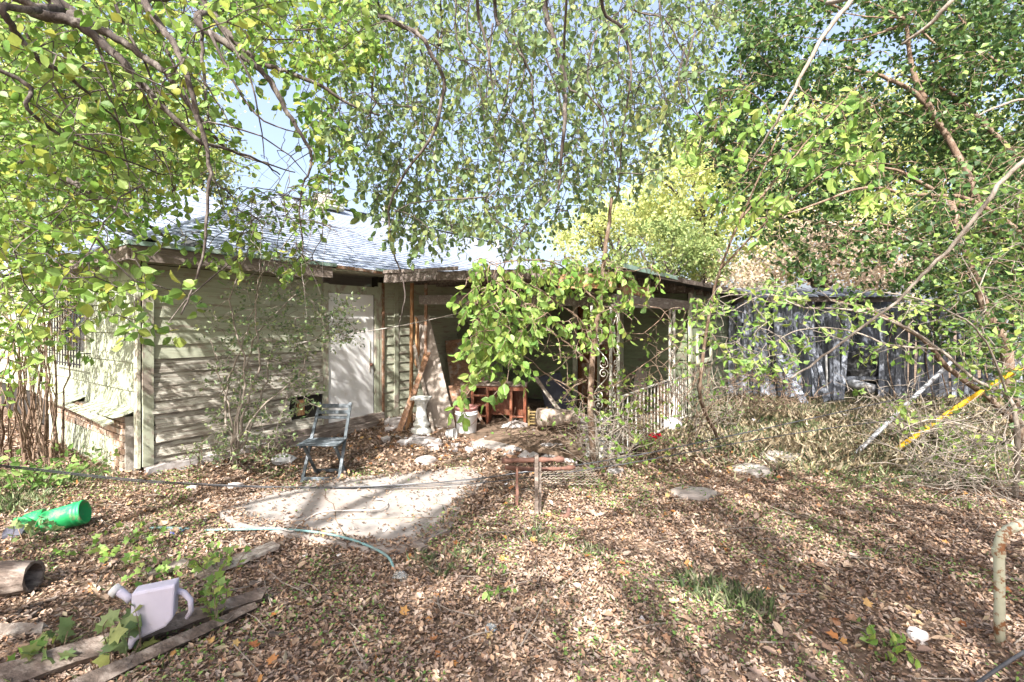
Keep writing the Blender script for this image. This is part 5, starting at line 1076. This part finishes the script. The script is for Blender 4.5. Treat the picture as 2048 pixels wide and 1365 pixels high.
# the largest fallen leaves one by one
ms = []
for v in range(8):
    T, Fc = (LEAF_BIG if v % 2 else LEAF_LOBE); t = T.copy(); t[:, 2] = t[:, 2] * rnd.uniform(.5, 3) + .12 * (t[:, 1] - .5) ** 2 * rnd.choice([1, 2]); t[:, 0] *= rnd.uniform(.9, 1.4)
    me = bpy.data.meshes.new('fallen_leaf'); me.from_pydata(t.tolist(), [], Fc.tolist()); me.materials.append(M['dry']); ms.append(me)
p, ons = scatter(420, -3.2, 4.2, 2.2, 5.0, lambda x, y: np.ones(len(x), bool), .03)
for i, q in enumerate(p[:290]):
    o = bpy.data.objects.new('fallen_leaf', ms[i % 8]); COL.objects.link(o); o.parent = ground; s = rnd.uniform(.045, .08)
    o.matrix_basis = Matrix.Translation(q) @ Matrix.Rotation(rnd.uniform(0, 6.28), 4, 'Z') @ Matrix.Rotation(rnd.gauss(0, .4), 4, 'X') @ Matrix.Diagonal((s, s, s, 1))
# twigs in the litter
mb = MB()
for i in range(420):
    y = rnd.uniform(2.2, 10); x = rnd.uniform(-.95, 1.05) * y; a = rnd.uniform(0, 6.28); l = rnd.uniform(.08, .4); z = float(gz(x, y)) + .035
    h_, p_ = in_house(np.array([x]), np.array([y]))
    if h_[0]: continue
    c = V(x, y, z); d = V(math.cos(a), math.sin(a), rnd.gauss(0, .12)) * l
    mb.tube([c, c + d * .5 + V(rnd.gauss(0, .02), rnd.gauss(0, .02), .01), c + d], [.004, .003, .002], 4)
mb.build('fallen_twigs', M['bark_pale'], ground, kind='stuff')
# orange and pale odd leaves on top of the litter
for nm, mt, n in (('orange_leaf_scatter', 'dry_orange', 420), ('pale_leaf_scatter', 'straw', 900)):
    p, ons = scatter(n * 2, -5, 7, 2.0, 9, lambda x, y: patch(x, y, .6, 4) > -.3); m = len(p); p[:, 2] += .03; a = rng.normal(size=(m, 3)); a[:, 2] = rng.normal(0, .3, m)
    leafmesh(nm, p, a, rng.uniform(.035, .07, m), LEAF_LOBE if mt == 'dry_orange' else LEAF_DRY, M[mt], ground, flat=.6, wid=.8)
# broken rubble and rubbish by the porch
def rubble(label, name, mat, n, poly, s0, s1, flat_=.5, long_=1):
    mb = MB()
    for i in range(n):
        while True:
            x = rnd.uniform(min(q[0] for q in poly), max(q[0] for q in poly)); y = rnd.uniform(min(q[1] for q in poly), max(q[1] for q in poly))
            if inpoly(x, y, poly): break
        c = G(x, y); z = rnd.uniform(s0, s1); m = Matrix.Rotation(rnd.uniform(0, 6.28), 3, 'Z') @ Matrix.Rotation(rnd.gauss(0, .35), 3, 'X') @ Matrix.Rotation(rnd.gauss(0, .25), 3, 'Y')
        k = len(mb.v); mb.box(c + V(0, 0, z * flat_ * .4 + .01), (z * long_ * rnd.uniform(.7, 1.5), z * rnd.uniform(.5, 1), z * flat_ * rnd.uniform(.5, 1.2)), m)
        for j in range(k, len(mb.v)): mb.v[j] = tuple(q + rnd.uniform(-.14, .14) * z for q in mb.v[j])
    tag(mb.build(name, M[mat], None, kind='stuff'), label, 'rubble')
RP = [(780, 850), (1160, 835), (1190, 880), (1160, 935), (980, 915), (860, 905), (760, 885)]
rubble('grey stone rubble strewn before the porch and desk', 'stone_rubble', 'stone', 90, RP, .03, .13)
rubble('splintered brown wood scraps strewn before the porch', 'wood_scraps', 'brownwood', 110, RP, .02, .05, .5, 5)
rubble('small white plastic rubbish scattered over the yard', 'plastic_rubbish', 'white', 36, [(300, 930), (1450, 850), (1500, 960), (1000, 1000), (500, 1250), (250, 1150)], .012, .035)
rubble('bark and wood chips scattered in the litter at left', 'wood_chips', 'darkwood', 160, [(0, 1050), (560, 1000), (600, 1300), (300, 1350), (0, 1300)], .012, .03, .5, 4)
# small green weeds
def weeds(name, n, x0, x1, y0, y1, s0, s1, thr, mat='weed', kf=None, tmpl=LEAF_SM, up=.5, lift=.05, wid=1.5):
    p, ons = scatter(n, x0, x1, y0, y1, lambda x, y: (patch(x, y, 1.3, 2) > thr) if kf is None else kf(x, y))
    m = len(p); p[:, 2] += rng.uniform(.015, lift, m); a = rng.normal(size=(m, 3)); a[:, 2] = np.abs(rng.normal(0, up, m))
    return leafmesh(name, p, a, rng.uniform(s0, s1, m), tmpl, M[mat], None, flat=.5, wid=wid)
o = weeds('ground_weeds', 42000, -6, 6, 1.7, 5.6, .010, .030, .1, wid=1.0); tag(o, 'small green weeds sprouting through the leaf litter', 'weeds')
def blades(name, n, x0, x1, y0, y1, h0, h1, mat, kf, lean=.5, wd=.05):
    p, ons = scatter(n, x0, x1, y0, y1, kf); m = len(p); a = rng.normal(size=(m, 3)) * lean; a[:, 2] = 1
    return leafmesh(name, p, a, rng.uniform(h0, h1, m), LEAF_SM, M[mat], None, wid=wd * 2.4)
o = blades('short_grass', 30000, -5, 6, 1.8, 6, .02, .07, 'grass', lambda x, y: patch(x, y, 1.1, 3) > .35, 1.1, .05); tag(o, 'patchy short green grass blades poking through the litter', 'grass')
def near_px(spots_, rad):
    g = [G(a, b) for a, b in spots_]
    def f(x, y):
        k = np.zeros(len(x), bool)
        for q in g: k |= (x - q.x) ** 2 + (y - q.y) ** 2 < (rad * (.6 + .8 * rng.random(len(x)))) ** 2
        return k
    return f
o = blades('grass', 70000, .5, 12, 5.0, 11.5, .04, .14, 'grass', lambda x, y: (rng.random(len(x)) < green_zone(x, y)) & (patch(x, y, 1.1) > -.9), .8, .04); tag(o, 'shaded green grass in front of the fence', 'grass')
o = blades('dry_grass', 60000, 1.0, 12, 5.5, 11.5, .06, .24, 'straw', lambda x, y: (rng.random(len(x)) < green_zone(x, y)) & (patch(x, y, .9, 1) > -.6), 1.8, .018); tag(o, 'matted dry straw along the fence foot', 'dry grass')
for lab, sp_, n, rr in (('grass tufts in sun below the broken chair', [(1075, 1075), (1090, 1085), (1190, 1110)], 2600, .09), ('long bent grass tufts at the slab corner', [(850, 1125), (880, 1145), (935, 1115)], 1800, .10),
                        ('green grass strip in sun at lower right', [(1400, 1180), (1450, 1200), (1500, 1215)], 4200, .13), ('grass tufts at left by the green pot', [(60, 960), (20, 1010), (140, 960)], 7000, .3)):
    X = [G(*q) for q in sp_]; o = blades('grass_tuft', n, min(q.x for q in X) - .4, max(q.x for q in X) + .4, min(q.y for q in X) - .4, max(q.y for q in X) + .4, .03, .12, 'grass', near_px(sp_, rr), .9, .06); tag(o, lab, 'grass')
# vines and weeds at left
def weedplant(name, label, x, y, n, hgt, size, leaf, tmpl, rad, group=None, cat='weed'):
    b = G(x, y); t = Tree(name, label, cat, b, 'bark_brown', leaf, tmpl, group)
    for k in range(n):
        a = rnd.uniform(0, 6.28); q = b + V(math.cos(a) * rad * rnd.random(), math.sin(a) * rad * rnd.random(), 0); e = q + V(rnd.gauss(0, rad * .5), rnd.gauss(0, rad * .5), hgt * rnd.uniform(.5, 1.1))
        pts = spline([q, q.lerp(e, .5) + V(rnd.gauss(0, .03), rnd.gauss(0, .03), .03), e], 3)
        t.tw.tube([v - b for v in pts], [.004, .0035, .003, .003, .0025, .002, .0015][:len(pts)], 4); t.leaves(pts[1:], max(4, int(hgt * 22)), size, .1)
    t.finish()
for a in (('vine_weed', 'lobed green vine rising beside the pale jug', 425, 1262, 5, .34, .055, 'leaf_lime', LEAF_LOBE, .06), ('vine_weed', 'lime vine mound above the flat grey plank', 440, 1150, 12, .22, .05, 'leaf_lime', LEAF_LOBE, .16),
          ('vine_weed', 'green vine leaves in front of the jug', 255, 1318, 8, .28, .075, 'leaf_mid', LEAF_LOBE, .09), ('vine_weed', 'vine leaves growing over the neck of the green pot', 50, 1085, 9, .2, .06, 'leaf_mid', LEAF_LOBE, .14), ('vine_weed', 'lobed vine weed at lower left of jug', 115, 1330, 6, .16, .08, 'leaf_mid', LEAF_LOBE, .12),
          ('vine_weed', 'spreading vine between green pot and jug', 225, 1120, 14, .16, .055, 'leaf_lime', LEAF_LOBE, .28), ('vine_weed', 'ragged vine over litter above the pale plank end', 300, 1190, 10, .15, .05, 'leaf_lime', LEAF_LOBE, .2), ('vine_weed', 'low vine patch at the bottom left corner', 60, 1350, 5, .13, .06, 'leaf_lime', LEAF_LOBE, .1),
          ('leafy_weed', 'leafy green weeds below the brick ledge at left', 130, 960, 26, .28, .075, 'weed', LEAF_BIG, .45), ('leafy_weed', 'leafy green weeds at left edge under the bush', 20, 985, 30, .34, .075, 'weed', LEAF_BIG, .5),
          ('leafy_weed', 'small green weeds at foot of the corner post', 330, 935, 14, .3, .045, 'leaf_small', LEAF_SM, .25), ('leafy_weed', 'green weeds at the foot of the thin shrub', 400, 930, 20, .34, .045, 'leaf_small', LEAF_SM, .3),
          ('leafy_weed', 'weeds between thin shrub and chair', 520, 915, 18, .26, .045, 'leaf_small', LEAF_SM, .3), ('leafy_weed', 'weeds and stems along the railing foot', 1310, 905, 18, .32, .045, 'weed', LEAF_SM, .3),
          ('leafy_weed', 'low weeds beside the wire rack', 1190, 985, 10, .12, .04, 'weed', LEAF_SM, .12), ('leafy_weed', 'bright broad leaves at lower right by the stone', 1770, 1305, 12, .07, .055, 'leaf_lime', LEAF_BIG, .12),
          ('leafy_weed', 'weedy growth at foot of the sunlit sapling', 1430, 850, 26, .5, .06, 'leaf_small', LEAF_SM, .45), ('leafy_weed', 'dark green weeds at centre bottom', 980, 1200, 8, .08, .045, 'weed', LEAF_BIG, .2)):
    weedplant(*a)
# vine stems on the iron corner column, dry brambles at right
def brush(name, label, poly, n, d0, d1, mat, r, L, cat='brush', up=.3, down=False):
    b = P(*poly[0], (d0 + d1) / 2); t = Tree(name, label, cat, (b.x, b.y, 0), mat, 'leaf_lime')
    for p in spots(poly, n, d0, d1):
        d = V(rnd.gauss(0, 1), rnd.gauss(0, .6), rnd.gauss(up, .5)).normalized(); q = [p]
        for i in range(5): d = (d + V(rnd.gauss(0, .25), rnd.gauss(0, .25), rnd.gauss(0, .25) - .06)).normalized(); q.append(q[-1] + d * L * rnd.uniform(.6, 1.2) / 5)
        for v in q: v.z = max(v.z, .03)
        t.tw.tube([v - t.base for v in q], [r, r * .85, r * .7, r * .6, r * .45, r * .3], 4)
        if rnd.random() < .25: t.leaves(q, 2, .05, .2)
    t.finish()
brush('bramble', 'tangle of dry pale bramble stems at right under the yellow pole', [(1800, 850), (2060, 820), (2060, 1010), (1900, 1000), (1800, 930)], 190, 3.6, 5, 'bark_pale', .0045, .55)
brush('bramble', 'dry thin brush between grey pipe and yellow pole', [(1680, 780), (1850, 770), (1900, 880), (1740, 900)], 80, 5, 7, 'bark_pale', .004, .5)
brush('bramble', 'dead brown brush heaped against the fence left of its gap', [(1460, 750), (1560, 740), (1640, 800), (1560, 840), (1470, 850)], 220, 8.2, 10, 'bark_brown', .006, .5)
brush('bramble', 'twiggy undergrowth beside the right porch column', [(1370, 740), (1470, 740), (1480, 870), (1380, 890)], 120, 6.2, 7.6, 'bark_pale', .005, .5, up=1)
brush('bramble', 'thin upright stems crowding the white railing', [(1240, 760), (1420, 740), (1430, 900), (1260, 900)], 70, 5.4, 6.4, 'bark_brown', .005, .6, up=1.4)
brush('bramble', 'dead stems around foot of the corner column', [(1140, 840), (1260, 830), (1270, 930), (1180, 950)], 130, 5.1, 5.7, 'bark_pale', .005, .4, up=.9)
brush('bramble', 'broken twigs heaped before the rubble under porch', [(1000, 860), (1180, 850), (1190, 915), (1040, 900)], 90, 5.6, 6.8, 'bark_brown', .005, .45, up=.1)
